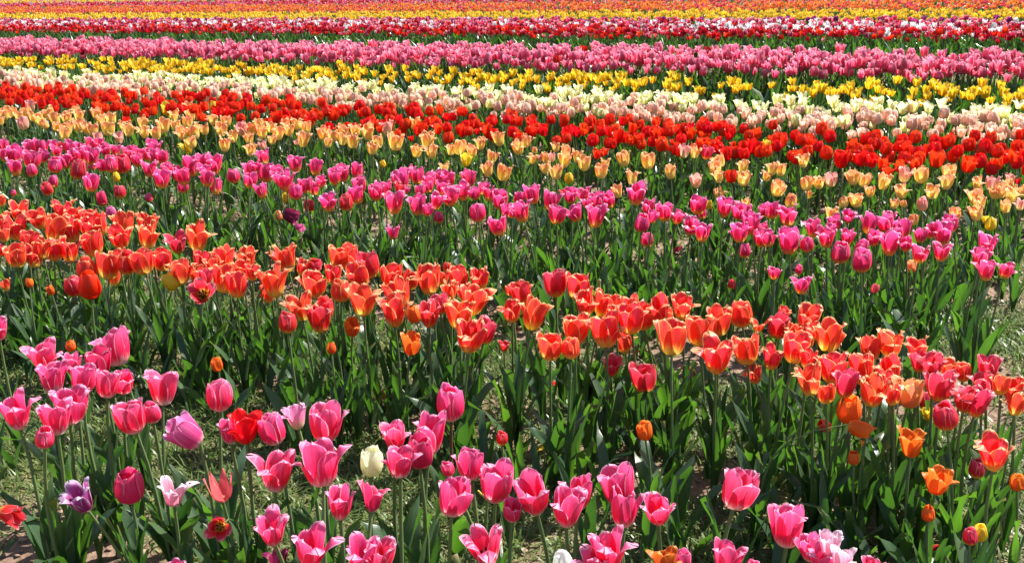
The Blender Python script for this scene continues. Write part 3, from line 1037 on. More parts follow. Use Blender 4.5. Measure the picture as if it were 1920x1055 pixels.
orange;-0.208;2.909;0.426;0.050;crimson;-;crimson tulip above and right of the frilled crimson tulip
orange;-0.150;2.836;0.408;0.078;orange;-;nearest orange-red tulip right of the frilled crimson tulip
orange;-0.118;2.681;0.399;0.078;orange;r;large fringed red-orange tulip with yellow base, lowest of its clump
orange;-0.080;2.743;0.394;0.058;crimson;-;crimson tulip above and right of the large fringed tulip
orange;-0.284;2.758;0.350;0.059;small;o;low bright orange tulip with yellow base and jagged petals
orange;-0.007;3.096;0.397;0.028;orange;-;orange-red tulip above and left of the pale rimmed coral tulip
orange;-0.025;2.892;0.296;0.035;crimson;w;crimson tulip right of the large fringed tulip
orange;0.029;2.992;0.424;0.059;orange;-;orange-red tulip left of the lone dark red tulip
orange;-0.002;2.902;0.397;0.057;orange;-;orange-red tulip left of the pale rimmed coral tulip
orange;0.055;2.842;0.401;0.075;orange;-;coral tulip with pale rim on a tall clear stem above bare soil
orange;0.128;3.074;0.423;0.068;crimson;-;lone dark red-orange tulip standing above the row on a bare stem
orange;0.197;3.047;0.416;0.068;orange;-;nearest orange-red tulip right of the lone dark red tulip
orange;0.201;2.833;0.423;0.063;orange;-;nearest orange-red tulip below and right of the lone dark red tulip
orange;0.256;2.891;0.404;0.061;orange;-;second orange-red tulip below and right of the lone dark red tulip
orange;0.299;2.939;0.395;0.050;orange;-;second orange-red tulip right of the lone dark red tulip
orange;0.332;2.890;0.401;0.049;orange;-;third orange-red tulip above and left of the wide red-orange tulip
orange;0.312;2.680;0.422;0.067;orange;-;second orange-red tulip above and left of the wide red-orange tulip
orange;0.167;2.691;0.401;0.078;orange;o;orange-red tulip above and right of the low jagged orange tulip
orange;0.243;2.664;0.404;0.085;orange;o;orange-red tulip above the broken crimson tulip
orange;0.326;2.901;0.285;0.054;orange;-;orange-red tulip above and right of the broken crimson tulip
orange;0.281;2.796;0.407;0.041;orange;-;fourth orange-red tulip above and left of the wide red-orange tulip
orange;0.357;2.755;0.406;0.058;orange;-;nearest orange-red tulip above and left of the wide red-orange tulip
orange;0.400;2.757;0.427;0.062;orange;-;second orange-red tulip above the wide red-orange tulip
orange;0.417;2.768;0.396;0.044;orange;-;nearest orange-red tulip above the wide red-orange tulip
orange;0.484;2.886;0.390;0.068;orange;o;third orange-red tulip above the wide red-orange tulip
orange;0.395;2.509;0.428;0.080;orange;o;wide red-orange tulip with outcurled side petals
orange;0.482;2.599;0.426;0.069;orange;-;orange-red tulip above and right of the wide red-orange tulip
orange;0.540;2.645;0.430;0.066;orange;-;orange-red tulip below and left of the upright coral tulip
orange;0.634;2.793;0.407;0.063;orange;c;upright coral tulip with pointed petals behind the broad orange cup
orange;0.641;2.628;0.428;0.045;orange;w;orange-red tulip below and right of the upright coral tulip
orange;0.486;2.386;0.428;0.083;orange;o;broad orange cup tulip, the largest bloom mid row, above shadowed soil
orange;0.584;2.514;0.399;0.064;orange;-;nearest orange-red tulip right of the broad orange cup
orange;0.639;2.620;0.294;0.046;orange;-;second orange-red tulip right of the broad orange cup
orange;0.089;2.492;0.424;0.060;orange;-;orange tulip with jagged rim standing over grass, paired with a smaller cup
orange;0.140;2.478;0.417;0.046;orange;c;orange-red tulip right of the low jagged orange tulip
orange;0.261;2.708;0.288;0.054;crimson;w;broken crimson tulip falling apart close to the soil
orange;0.346;2.640;0.281;0.067;crimson;-;low crimson cup tulip with yellow base over dark soil
orange;0.733;3.419;0.282;0.028;crimson;c;crimson tulip above and left of the upright coral tulip
orange;0.627;2.426;0.399;0.049;orange;-;second orange-red tulip above and left of the tulip showing stamens
orange;0.712;2.705;0.392;0.054;crimson;-;crimson tulip right of the upright coral tulip
orange;0.734;2.752;0.414;0.033;orange;-;nearest orange-red tulip right of the upright coral tulip
orange;0.734;2.644;0.401;0.042;orange;-;second orange-red tulip right of the upright coral tulip
orange;0.788;2.696;0.423;0.064;orange;o;third orange-red tulip right of the upright coral tulip
orange;0.767;2.627;0.391;0.052;orange;-;fourth orange-red tulip right of the upright coral tulip
orange;0.788;2.516;0.427;0.072;orange;o;second orange-red tulip above the tulip showing stamens
orange;0.777;2.572;0.418;0.041;orange;-;third orange-red tulip above the tulip showing stamens
orange;0.676;2.410;0.427;0.068;orange;o;nearest orange-red tulip above and left of the tulip showing stamens
orange;0.662;2.226;0.426;0.060;orange;-;orange tulip opened toward the viewer with yellow stamens showing
orange;0.691;2.348;0.426;0.038;orange;-;nearest orange-red tulip above the tulip showing stamens
orange;0.750;2.342;0.413;0.072;orange;o;orange-red tulip above and right of the tulip showing stamens
orange;0.703;2.239;0.390;0.039;orange;-;orange-red tulip below and right of the tulip showing stamens
orange;0.738;2.211;0.420;0.051;crimson;-;crimson tulip right of the tulip showing stamens
orange;0.832;2.378;0.397;0.064;orange;-;orange-red tulip right of the tulip showing stamens
orange;0.890;2.496;0.402;0.057;orange;-;orange-red tulip left of the frilly purple-red tulip
orange;0.938;2.500;0.417;0.067;orange;o;second orange-red tulip above and left of the frilly purple-red tulip
orange;0.990;2.453;0.411;0.056;orange;o;nearest orange-red tulip above and left of the frilly purple-red tulip
orange;0.892;2.356;0.406;0.060;orange;-;orange-red tulip above and left of the peach-toned tulip
orange;0.779;2.150;0.428;0.058;orange;-;orange-red tulip above and right of the glowing orange cup
orange;0.823;2.155;0.415;0.041;orange;-;orange-red tulip below and left of the peach-toned tulip
orange;0.862;2.265;0.403;0.037;orange;-;orange-red tulip left of the peach-toned tulip
orange;0.893;2.231;0.400;0.063;peachy;-;peach and apricot double-looking tulip in the dense end of the row
orange;0.941;2.190;0.425;0.065;crimson;-;crimson tulip right of the peach-toned tulip
orange;0.978;2.394;0.409;0.042;crimson;-;crimson tulip above and left of the frilly purple-red tulip
orange;0.979;2.326;0.422;0.050;crimson;r;frilly dark purple-red tulip with crinkled petals
orange;1.031;2.367;0.404;0.041;orange;o;nearest orange-red tulip right of the frilly purple-red tulip
orange;1.016;2.451;0.278;0.033;crimson;c;crimson tulip below and right of the peach-toned tulip
orange;1.042;2.304;0.411;0.037;orange;c;second orange-red tulip right of the frilly purple-red tulip
orange;1.100;2.303;0.423;0.053;crimson;-;crimson tulip right of the frilly purple-red tulip
orange;1.066;2.248;0.397;0.055;crimson;-;crimson tulip below and right of the frilly purple-red tulip
orange;1.068;2.170;0.422;0.038;orange;-;nearest orange-red tulip above and right of the tall-petalled crimson tulip
orange;0.959;2.100;0.427;0.048;crimson;r;nearest crimson tulip above and right of the tall-petalled crimson tulip
orange;0.983;2.094;0.423;0.057;crimson;r;second crimson tulip above and right of the tall-petalled crimson tulip
orange;1.101;2.172;0.423;0.044;orange;o;second orange-red tulip above and right of the tall-petalled crimson tulip
orange;1.087;2.140;0.390;0.044;orange;-;orange-red tulip right of the tall-petalled crimson tulip
orange;0.893;2.034;0.415;0.051;crimson;c;crimson tulip with one petal raised high like a flag
orange;0.750;2.211;0.361;0.060;small;c;glowing plain orange cup tulip below the dense end of the row
orange;0.752;2.138;0.333;0.047;small;n;small plain orange tulip below and right of the glowing orange cup
orange;1.001;2.385;0.280;0.029;yellow;-;yellow tulip above and left of the tall-petalled crimson tulip
orange;0.730;2.312;0.280;0.028;orange;Lc;orange-red tulip below and left of the glowing orange cup
orange;0.842;2.075;0.345;0.063;small;o;wide-mouthed red-orange tulip with a curled right petal
orange;0.828;1.899;0.342;0.055;small;o;low orange bowl-shaped tulip on a slanted stem
orange;0.923;1.873;0.409;0.062;orange;o;flame orange tulip with yellow base leaning over the path edge
orange;0.732;2.103;0.295;0.028;small;c;small plain orange tulip left of the wide-mouthed orange tulip
orange;0.816;1.884;0.273;0.028;small;c;small plain orange tulip below the low orange bowl
orange;0.985;2.072;0.274;0.034;crimson;c;crimson tulip below and left of the flame orange tulip
orange;1.051;2.017;0.276;0.034;small;c;small plain orange tulip below and right of the flame orange tulip
orange;0.856;1.793;0.276;0.028;crimson;c;crimson tulip below and right of the low orange bowl
orange;0.881;1.812;0.275;0.028;yellow;c;yellow tulip below and right of the low orange bowl
orange;0.296;2.225;0.301;0.040;small;c;small lone orange tulip on a thin stem among dark leaves
orange;-1.305;2.962;0.297;0.031;small;c;small plain orange tulip below the bright red tulip
orange;-0.842;2.838;0.275;0.036;small;c;small plain orange tulip below the dark red open tulip
magenta;-2.966;6.273;0.410;0.063;magenta;-;thirteenth magenta tulip left of the small yellow bloom
magenta;-2.819;5.950;0.402;0.075;magenta;-;twelfth magenta tulip left of the small yellow bloom
magenta;-2.775;5.985;0.402;0.083;magenta;-;tenth magenta tulip left of the small yellow bloom
magenta;-2.785;6.204;0.404;0.085;magenta;-;eighth magenta tulip left of the small yellow bloom
magenta;-2.703;6.163;0.416;0.093;magenta;-;twelfth magenta tulip above and left of the small yellow bloom
magenta;-2.546;5.671;0.414;0.093;magenta;-;seventh magenta tulip left of the small yellow bloom
magenta;-2.550;5.805;0.404;0.066;magenta;-;fifth magenta tulip left of the small yellow bloom
magenta;-2.543;5.470;0.397;0.083;magenta;-;ninth magenta tulip left of the small yellow bloom
magenta;-2.407;5.345;0.403;0.057;magenta;c;sixth magenta tulip left of the small yellow bloom
magenta;-2.676;6.287;0.395;0.063;magenta;-;eleventh magenta tulip above and left of the small yellow bloom
magenta;-2.580;6.161;0.412;0.046;crimson;-;crimson tulip above and left of the small yellow bloom
magenta;-2.471;5.834;0.419;0.066;magenta;-;tenth magenta tulip above and left of the small yellow bloom
magenta;-2.370;5.530;0.405;0.077;magenta;c;third magenta tulip left of the small yellow bloom
magenta;-2.373;5.675;0.393;0.071;magenta;-;second magenta tulip left of the small yellow bloom
magenta;-2.524;6.150;0.397;0.085;magenta;-;ninth magenta tulip above and left of the small yellow bloom
magenta;-2.463;6.114;0.405;0.069;magenta;-;eighth magenta tulip above and left of the small yellow bloom
magenta;-2.337;5.710;0.414;0.079;magenta;-;seventh magenta tulip above and left of the small yellow bloom
magenta;-2.280;5.658;0.422;0.071;magenta;-;sixth magenta tulip above and left of the small yellow bloom
magenta;-2.161;5.310;0.405;0.084;crimson;c;nearest crimson tulip left of the small yellow bloom
magenta;-2.221;5.643;0.422;0.092;magenta;-;fourth magenta tulip above and left of the small yellow bloom
magenta;-2.350;5.919;0.415;0.067;magenta;-;fifth magenta tulip above and left of the small yellow bloom
magenta;-2.383;6.107;0.407;0.076;magenta;-;second magenta tulip left of the pink fringed peach tulip
magenta;-2.335;6.089;0.405;0.076;magenta;-;nearest magenta tulip left of the pink fringed peach tulip
magenta;-2.243;5.930;0.410;0.067;magenta;-;magenta tulip below and left of the pink fringed peach tulip
magenta;-2.397;6.100;0.293;0.061;magenta;-;third magenta tulip above and left of the small yellow bloom
magenta;-2.171;5.890;0.407;0.067;magenta;-;magenta tulip below the pink fringed peach tulip
magenta;-2.026;5.400;0.418;0.075;magenta;c;nearest magenta tulip above and left of the small yellow bloom
magenta;-2.080;5.424;0.408;0.055;magenta;-;second magenta tulip above and left of the small yellow bloom
magenta;-2.004;5.496;0.400;0.087;crimson;c;crimson tulip above and right of the small yellow bloom
magenta;-2.047;5.755;0.411;0.083;magenta;-;nearest magenta tulip above and right of the small yellow bloom
magenta;-1.982;5.747;0.418;0.065;magenta;-;third magenta tulip above and right of the small yellow bloom
magenta;-1.988;5.688;0.392;0.064;magenta;-;second magenta tulip above and right of the small yellow bloom
magenta;-1.961;5.765;0.407;0.072;magenta;-;fourth magenta tulip above and right of the small yellow bloom
magenta;-1.971;5.939;0.407;0.082;magenta;-;third magenta tulip left of the yellow opened tulip
magenta;-1.809;5.550;0.426;0.063;magenta;-;nearest magenta tulip left of the yellow opened tulip
magenta;-1.756;5.174;0.428;0.085;magenta;-;nearest magenta tulip right of the small yellow bloom
magenta;-1.884;5.680;0.405;0.071;magenta;-;second magenta tulip left of the yellow opened tulip
magenta;-1.629;4.959;0.426;0.085;magenta;-;second magenta tulip right of the small yellow bloom
magenta;-1.672;5.173;0.422;0.059;magenta;-;third magenta tulip right of the small yellow bloom
magenta;-1.640;5.212;0.400;0.059;magenta;-;magenta tulip below and left of the yellow opened tulip
magenta;-1.568;5.089;0.409;0.074;magenta;-;second magenta tulip below the yellow opened tulip
magenta;-1.710;5.518;0.276;0.063;magenta;c;second magenta tulip right of the plum tulip
magenta;-1.583;5.277;0.423;0.098;magenta;-;nearest magenta tulip below the yellow opened tulip
magenta;-1.578;5.479;0.417;0.083;magenta;-;nearest magenta tulip below and right of the yellow opened tulip
magenta;-1.485;5.335;0.426;0.094;magenta;-;third magenta tulip below and right of the yellow opened tulip
magenta;-1.464;5.103;0.422;0.071;magenta;-;second magenta tulip below and right of the yellow opened tulip
magenta;-1.419;4.956;0.417;0.081;magenta;-;fourth magenta tulip below and right of the yellow opened tulip
magenta;-1.515;5.436;0.294;0.079;magenta;-;seventh magenta tulip above and left of the dark maroon tulip
magenta;-1.316;5.059;0.413;0.067;magenta;c;sixth magenta tulip above and left of the dark maroon tulip
magenta;-1.306;5.331;0.394;0.081;magenta;-;fifth magenta tulip above and left of the dark maroon tulip
magenta;-1.204;4.905;0.414;0.068;magenta;-;third magenta tulip above and left of the dark maroon tulip
magenta;-2.198;5.074;0.390;0.051;magenta;c;fourth magenta tulip left of the small yellow bloom
magenta;-2.129;4.865;0.395;0.056;crimson;c;second crimson tulip left of the small yellow bloom
magenta;-1.925;4.859;0.421;0.074;magenta;-;nearest magenta tulip left of the small yellow bloom
magenta;-1.787;4.831;0.391;0.058;crimson;c;plum coloured closed tulip, low beneath the magenta row
magenta;-2.009;5.163;0.275;0.049;crimson;c;crimson tulip below and left of the plum tulip
magenta;-2.577;5.454;0.275;0.031;magenta;c;eleventh magenta tulip left of the small yellow bloom
magenta;-1.748;5.127;0.298;0.039;magenta;c;nearest magenta tulip right of the plum tulip
magenta;-2.157;5.800;0.278;0.048;yellow;c;small yellow tulip half hidden beneath magenta blooms
magenta;-1.306;5.676;0.390;0.086;magenta;-;sixth magenta tulip above and left of the flared magenta tulip
magenta;-1.239;5.193;0.424;0.059;magenta;-;fourth magenta tulip above and left of the dark maroon tulip
magenta;-1.201;5.220;0.394;0.086;magenta;-;second magenta tulip above and left of the dark maroon tulip
magenta;-1.071;4.564;0.424;0.064;magenta;-;nearest magenta tulip above and left of the dark maroon tulip
magenta;-1.109;5.068;0.417;0.058;magenta;-;fifth magenta tulip above and left of the flared magenta tulip
magenta;-1.054;4.829;0.424;0.067;magenta;-;magenta tulip above the dark maroon tulip
magenta;-1.002;4.706;0.429;0.095;magenta;-;third magenta tulip above and left of the flared magenta tulip
magenta;-0.922;4.537;0.413;0.063;magenta;c;magenta tulip left of the flared magenta tulip
magenta;-0.897;4.631;0.422;0.065;magenta;-;second magenta tulip above and left of the flared magenta tulip
magenta;-0.874;4.720;0.391;0.066;magenta;-;nearest magenta tulip above and left of the flared magenta tulip
magenta;-0.836;4.686;0.421;0.056;magenta;-;nearest magenta tulip above the flared magenta tulip
magenta;-0.926;4.833;0.287;0.052;crimson;c;crimson tulip left of the flared magenta tulip
magenta;-0.848;4.042;0.419;0.057;maroon;n;dark maroon nodding tulip low below the magenta clump
magenta;-1.083;5.383;0.394;0.092;magenta;-;fourth magenta tulip above and left of the flared magenta tulip
magenta;-0.936;5.125;0.420;0.078;magenta;-;fourth magenta tulip above the flared magenta tulip
magenta;-0.805;4.863;0.428;0.055;magenta;-;third magenta tulip above the flared magenta tulip
magenta;-0.815;5.149;0.392;0.065;magenta;-;second magenta tulip above the deep crimson tulip
magenta;-0.782;4.987;0.403;0.069;magenta;-;nearest magenta tulip above the deep crimson tulip
magenta;-0.796;4.812;0.413;0.055;magenta;-;second magenta tulip above the flared magenta tulip
magenta;-0.711;4.967;0.423;0.069;magenta;-;magenta tulip left of the small yellow bud
magenta;-0.674;4.326;0.399;0.061;crimson;c;deep crimson-magenta cup tulip at the lower edge of the row
magenta;-0.754;4.362;0.397;0.083;magenta;o;flared magenta tulip with yellow base beside the deep crimson one
magenta;-0.677;4.735;0.400;0.066;magenta;-;second magenta tulip above and right of the deep crimson tulip
magenta;-0.640;4.432;0.415;0.073;magenta;-;nearest magenta tulip above and right of the deep crimson tulip
magenta;-0.565;4.448;0.420;0.062;magenta;-;second magenta tulip above and left of the flared tulip with purple tips
magenta;-0.548;4.599;0.406;0.076;magenta;-;nearest magenta tulip above and left of the flared tulip with purple tips
magenta;-0.473;4.274;0.405;0.093;magenta;o;magenta tulip with flared purple-edged petals and yellow throat
magenta;-0.492;4.828;0.406;0.086;magenta;-;magenta tulip below and right of the small yellow bud
magenta;-0.480;4.626;0.404;0.065;crimson;-;crimson tulip above the flared tulip with purple tips
magenta;-0.447;4.578;0.407;0.029;magenta;-;nearest magenta tulip above and right of the flared tulip with purple tips
magenta;-0.471;5.086;0.393;0.064;magenta;-;magenta tulip right of the small yellow bud
magenta;-0.423;4.890;0.410;0.068;magenta;-;third magenta tulip above and right of the flared tulip with purple tips
magenta;-0.355;4.717;0.429;0.060;magenta;-;fifth magenta tulip above and right of the flared tulip with purple tips
magenta;-0.325;4.892;0.406;0.068;magenta;-;sixth magenta tulip above and right of the flared tulip with purple tips
magenta;-0.275;4.782;0.420;0.067;magenta;-;fourth magenta tulip above and left of the tall magenta cup
magenta;-0.298;4.722;0.396;0.066;magenta;-;third magenta tulip above and left of the tall magenta cup
magenta;-0.354;4.596;0.418;0.047;magenta;-;fourth magenta tulip above and right of the flared tulip with purple tips
magenta;-0.185;4.812;0.421;0.073;magenta;-;third magenta tulip above the tall magenta cup
magenta;-0.379;4.462;0.417;0.045;magenta;-;second magenta tulip above and right of the flared tulip with purple tips
magenta;-0.375;4.257;0.411;0.076;magenta;-;nearest magenta tulip right of the flared tulip with purple tips
magenta;-0.329;4.135;0.409;0.048;magenta;-;second magenta tulip right of the flared tulip with purple tips
magenta;-0.307;4.299;0.416;0.071;magenta;-;third magenta tulip right of the flared tulip with purple tips
magenta;-0.310;4.537;0.298;0.046;magenta;c;magenta tulip left of the tall magenta cup
magenta;-0.251;4.489;0.396;0.080;magenta;-;second magenta tulip above and left of the tall magenta cup
magenta;-0.203;4.589;0.393;0.076;magenta;-;nearest magenta tulip above and left of the tall magenta cup
magenta;-0.146;4.467;0.420;0.051;magenta;-;nearest magenta tulip above the tall magenta cup
magenta;-0.113;4.512;0.427;0.052;magenta;-;second magenta tulip above the tall magenta cup
magenta;-0.087;4.448;0.411;0.062;magenta;-;nearest magenta tulip above and right of the tall magenta cup
magenta;-0.039;4.348;0.408;0.067;magenta;-;second magenta tulip above and right of the tall magenta cup
magenta;-0.123;4.018;0.419;0.069;magenta;c;upright magenta cup tulip on its own above green stems
magenta;-0.038;3.922;0.397;0.076;magenta;r;magenta tulip below and right of the tall magenta cup
magenta;-0.012;4.152;0.400;0.053;magenta;-;nearest magenta tulip right of the tall magenta cup
magenta;-0.482;4.284;0.278;0.058;magenta;o;short salmon-pink tulip alone below the row above soil
magenta;-0.888;4.385;0.289;0.037;lilacpink;n;lilac-pink tulip below and right of the dark maroon tulip
magenta;-1.087;5.102;0.282;0.045;yellow;c;yellow tulip above the dark maroon tulip
magenta;-1.041;4.695;0.279;0.039;peachy;c;peach tulip left of the dark maroon tulip
magenta;0.036;4.342;0.418;0.050;magenta;-;third magenta tulip above and right of the tall magenta cup
magenta;0.095;4.335;0.429;0.077;magenta;-;fourth magenta tulip right of the tall magenta cup
magenta;0.051;4.091;0.402;0.081;magenta;-;third magenta tulip right of the tall magenta cup
magenta;0.008;4.002;0.418;0.031;magenta;-;second magenta tulip right of the tall magenta cup
magenta;0.170;4.296;0.406;0.077;magenta;-;fourth magenta tulip above and left of the bowl-shaped pink tulip
magenta;0.222;4.335;0.424;0.033;crimson;-;crimson tulip below and left of the small lemon tulip
magenta;0.180;3.999;0.413;0.067;magenta;-;second magenta tulip left of the bowl-shaped pink tulip
magenta;0.258;4.090;0.400;0.076;magenta;-;nearest magenta tulip left of the bowl-shaped pink tulip
magenta;0.258;4.398;0.398;0.056;magenta;-;third magenta tulip above and left of the bowl-shaped pink tulip
magenta;0.318;4.453;0.390;0.074;magenta;-;second magenta tulip above and left of the bowl-shaped pink tulip
magenta;0.310;4.188;0.409;0.043;magenta;-;nearest magenta tulip above and left of the bowl-shaped pink tulip
magenta;0.358;4.248;0.405;0.065;magenta;-;magenta tulip above the bowl-shaped pink tulip
magenta;0.406;4.268;0.397;0.060;magenta;-;magenta tulip above and right of the bowl-shaped pink tulip
magenta;0.325;3.951;0.404;0.086;magenta;o;bowl-shaped bright pink tulip with yellow base and spread rim
magenta;0.530;4.350;0.403;0.083;magenta;-;tall lone magenta tulip standing up among peach tulips
magenta;0.475;3.754;0.421;0.058;magenta;c;ribbed crimson-magenta tulip above the low pink one
magenta;0.547;4.118;0.395;0.058;magenta;-;magenta tulip below and right of the tall lone magenta tulip
magenta;0.519;3.815;0.430;0.044;magenta;-;nearest magenta tulip above and right of the ribbed magenta tulip
magenta;0.589;3.959;0.409;0.066;magenta;-;second magenta tulip above and right of the ribbed magenta tulip
magenta;0.620;3.847;0.414;0.049;magenta;-;magenta tulip above and left of the yellow-throated tulip
magenta;0.651;3.741;0.409;0.067;magenta;o;white-edged magenta tulip with large yellow throat beside soil
magenta;0.662;3.563;0.424;0.069;magenta;-;magenta tulip below and right of the yellow-throated tulip
magenta;0.525;3.988;0.296;0.052;magenta;c;low pink tulip with orange base, its bloom cut by two stems
magenta;0.737;4.062;0.412;0.068;magenta;-;magenta tulip above the yellow-throated tulip
magenta;0.826;4.453;0.286;0.040;magenta;-;nearest magenta tulip above and right of the yellow-throated tulip
magenta;0.818;3.974;0.419;0.076;magenta;-;second magenta tulip above and right of the yellow-throated tulip
magenta;0.849;3.856;0.425;0.054;magenta;-;second magenta tulip right of the yellow-throated tulip
magenta;0.886;3.932;0.406;0.056;magenta;-;third magenta tulip right of the yellow-throated tulip
magenta;0.783;3.545;0.420;0.069;magenta;-;nearest magenta tulip right of the yellow-throated tulip
magenta;0.852;3.671;0.429;0.071;magenta;-;fourth magenta tulip right of the yellow-throated tulip
magenta;0.869;3.835;0.286;0.050;magenta;c;magenta tulip above and left of the short crimson-pink tulip
magenta;0.869;3.577;0.399;0.055;magenta;-;second magenta tulip above the short crimson-pink tulip
magenta;0.922;3.743;0.399;0.043;magenta;-;third magenta tulip above the short crimson-pink tulip
magenta;0.956;3.910;0.419;0.040;magenta;-;second magenta tulip below and left of the orange-tinted bud
magenta;0.992;3.935;0.417;0.056;magenta;-;nearest magenta tulip below and left of the orange-tinted bud
magenta;1.009;3.784;0.429;0.078;magenta;o;magenta tulip below the orange-tinted bud
magenta;0.865;3.460;0.425;0.058;magenta;-;nearest magenta tulip above the short crimson-pink tulip
magenta;0.944;3.493;0.399;0.075;magenta;-;nearest magenta tulip above and right of the short crimson-pink tulip
magenta;1.008;3.493;0.397;0.050;magenta;c;second magenta tulip above and right of the short crimson-pink tulip
magenta;1.089;3.717;0.400;0.067;magenta;-;fifth magenta tulip above and left of the tall smooth cup
magenta;1.189;3.797;0.397;0.064;magenta;-;second magenta tulip left of the big flaring magenta tulip
magenta;1.125;3.618;0.418;0.042;magenta;-;fourth magenta tulip above and left of the tall smooth cup
magenta;1.063;3.470;0.425;0.067;magenta;o;third magenta tulip above and left of the tall smooth cup
magenta;1.232;3.784;0.426;0.053;magenta;-;second magenta tulip above and left of the big flaring magenta tulip
magenta;1.083;3.370;0.400;0.066;magenta;c;nearest magenta tulip above and left of the tall smooth cup
magenta;1.137;3.477;0.425;0.054;magenta;-;second magenta tulip above and left of the tall smooth cup
magenta;1.165;3.419;0.402;0.049;magenta;c;magenta tulip above the tall smooth cup
magenta;1.105;3.230;0.407;0.067;magenta;c;smooth tall magenta cup with pale top petals near the row front
magenta;1.284;3.702;0.419;0.067;magenta;-;nearest magenta tulip above and left of the big flaring magenta tulip
magenta;1.409;3.880;0.393;0.055;magenta;-;magenta tulip left of the small apricot tulip
magenta;1.375;3.788;0.393;0.059;magenta;-;magenta tulip above the big flaring magenta tulip
magenta;1.215;3.454;0.424;0.049;magenta;-;nearest magenta tulip left of the big flaring magenta tulip
magenta;1.271;3.444;0.401;0.080;magenta;o;big flaring magenta tulip with outward side tip, mid cluster
magenta;1.396;3.679;0.404;0.062;magenta;-;magenta tulip below and left of the small apricot tulip
magenta;1.323;3.517;0.413;0.050;magenta;-;magenta tulip above and right of the big flaring magenta tulip
magenta;1.319;3.430;0.417;0.049;magenta;-;nearest magenta tulip right of the big flaring magenta tulip
magenta;1.351;3.392;0.390;0.066;magenta;-;magenta tulip above and right of the salmon bud
magenta;1.412;3.545;0.403;0.046;magenta;-;second magenta tulip right of the big flaring magenta tulip
magenta;1.450;3.562;0.407;0.051;magenta;-;third magenta tulip right of the big flaring magenta tulip
magenta;1.493;3.567;0.409;0.074;magenta;-;fourth magenta tulip right of the big flaring magenta tulip
magenta;1.603;3.757;0.398;0.058;magenta;-;magenta tulip left of the low yellow cup
magenta;1.380;3.292;0.413;0.064;magenta;-;magenta tulip right of the salmon bud
magenta;1.520;3.292;0.429;0.068;magenta;o;magenta tulip above the ruffled magenta tulip
magenta;1.474;3.221;0.406;0.059;magenta;-;magenta tulip above and left of the ruffled magenta tulip
magenta;1.421;3.056;0.412;0.060;magenta;-;ruffled magenta tulip at the front of the last clump
magenta;1.514;3.134;0.394;0.053;magenta;-;double-looking magenta tulip on a slanted stem at the row end
magenta;1.419;3.625;0.281;0.043;peachy;c;small salmon and yellow half-open tulip beneath two magenta cups
magenta;0.800;3.110;0.417;0.041;magenta;-;short crimson-pink tulip below the row with a squared top
magenta;0.870;3.065;0.394;0.060;magenta;o;ragged pointed magenta tulip low in the row over dark leaves
magenta;0.993;3.528;0.298;0.028;magenta;c;magenta tulip above the ragged low magenta tulip
magenta;1.164;3.288;0.299;0.028;salmon;c;salmon tulip below the tall smooth cup
peach;-3.819;8.130;0.369;0.081;peach;-;nineteenth peach-yellow tulip left of the pink fringed peach tulip
peach;-3.638;7.847;0.402;0.078;peach;-;sixteenth peach-yellow tulip left of the pink fringed peach tulip
peach;-3.541;7.505;0.380;0.056;peach;-;eighteenth peach-yellow tulip left of the pink fringed peach tulip
peach;-3.625;7.751;0.395;0.067;peach;-;seventeenth peach-yellow tulip left of the pink fringed peach tulip
peach;-3.621;7.896;0.395;0.059;peach;-;fifteenth peach-yellow tulip left of the pink fringed peach tulip
peach;-3.541;7.794;0.377;0.068;peach;-;fourteenth peach-yellow tulip left of the pink fringed peach tulip
peach;-3.524;7.896;0.392;0.078;peach;-;thirteenth peach-yellow tulip left of the pink fringed peach tulip
peach;-3.250;7.210;0.391;0.081;pinkish;c;third pink-flushed peach tulip left of the pink fringed peach tulip
peach;-3.650;8.265;0.397;0.072;pinkish;-;second pink-flushed peach tulip left of the pink fringed peach tulip
peach;-3.292;7.544;0.376;0.084;peach;-;eleventh peach-yellow tulip left of the pink fringed peach tulip
peach;-3.335;7.553;0.395;0.066;peach;-;twelfth peach-yellow tulip left of the pink fringed peach tulip
peach;-3.072;7.122;0.403;0.058;peach;c;tenth peach-yellow tulip left of the pink fringed peach tulip
peach;-3.340;7.853;0.392;0.097;peach;-;ninth peach-yellow tulip left of the pink fringed peach tulip
peach;-3.143;7.470;0.386;0.074;peach;-;eighth peach-yellow tulip left of the pink fringed peach tulip
peach;-3.152;7.687;0.370;0.086;peach;-;sixth peach-yellow tulip left of the pink fringed peach tulip
peach;-2.993;7.106;0.385;0.053;peach;-;seventh peach-yellow tulip left of the pink fringed peach tulip
peach;-2.917;7.067;0.379;0.097;peach;-;fourth peach-yellow tulip left of the pink fringed peach tulip
peach;-2.788;6.723;0.393;0.067;peach;-;fifth peach-yellow tulip left of the pink fringed peach tulip
peach;-3.161;7.881;0.392;0.068;peach;-;fifth peach-yellow tulip above and left of the pink fringed peach tulip
peach;-3.031;7.602;0.388;0.076;peach;-;fourth peach-yellow tulip above and left of the pink fringed peach tulip
peach;-2.890;7.225;0.373;0.081;peach;-;third peach-yellow tulip left of the pink fringed peach tulip
peach;-2.708;6.891;0.391;0.069;peach;-;second peach-yellow tulip left of the pink fringed peach tulip
peach;-2.661;6.856;0.390;0.077;peach;-;nearest peach-yellow tulip left of the pink fringed peach tulip
peach;-2.997;7.841;0.373;0.088;peach;-;third peach-yellow tulip above and left of the pink fringed peach tulip
peach;-2.773;7.323;0.400;0.064;peach;-;second peach-yellow tulip above and left of the pink fringed peach tulip
peach;-2.761;7.482;0.391;0.084;peach;-;second peach-yellow tulip above the pink fringed peach tulip
peach;-2.626;7.064;0.370;0.088;peach;-;nearest peach-yellow tulip above and left of the pink fringed peach tulip
peach;-2.488;6.478;0.402;0.057;pinkish;-;nearest pink-flushed peach tulip left of the pink fringed peach tulip
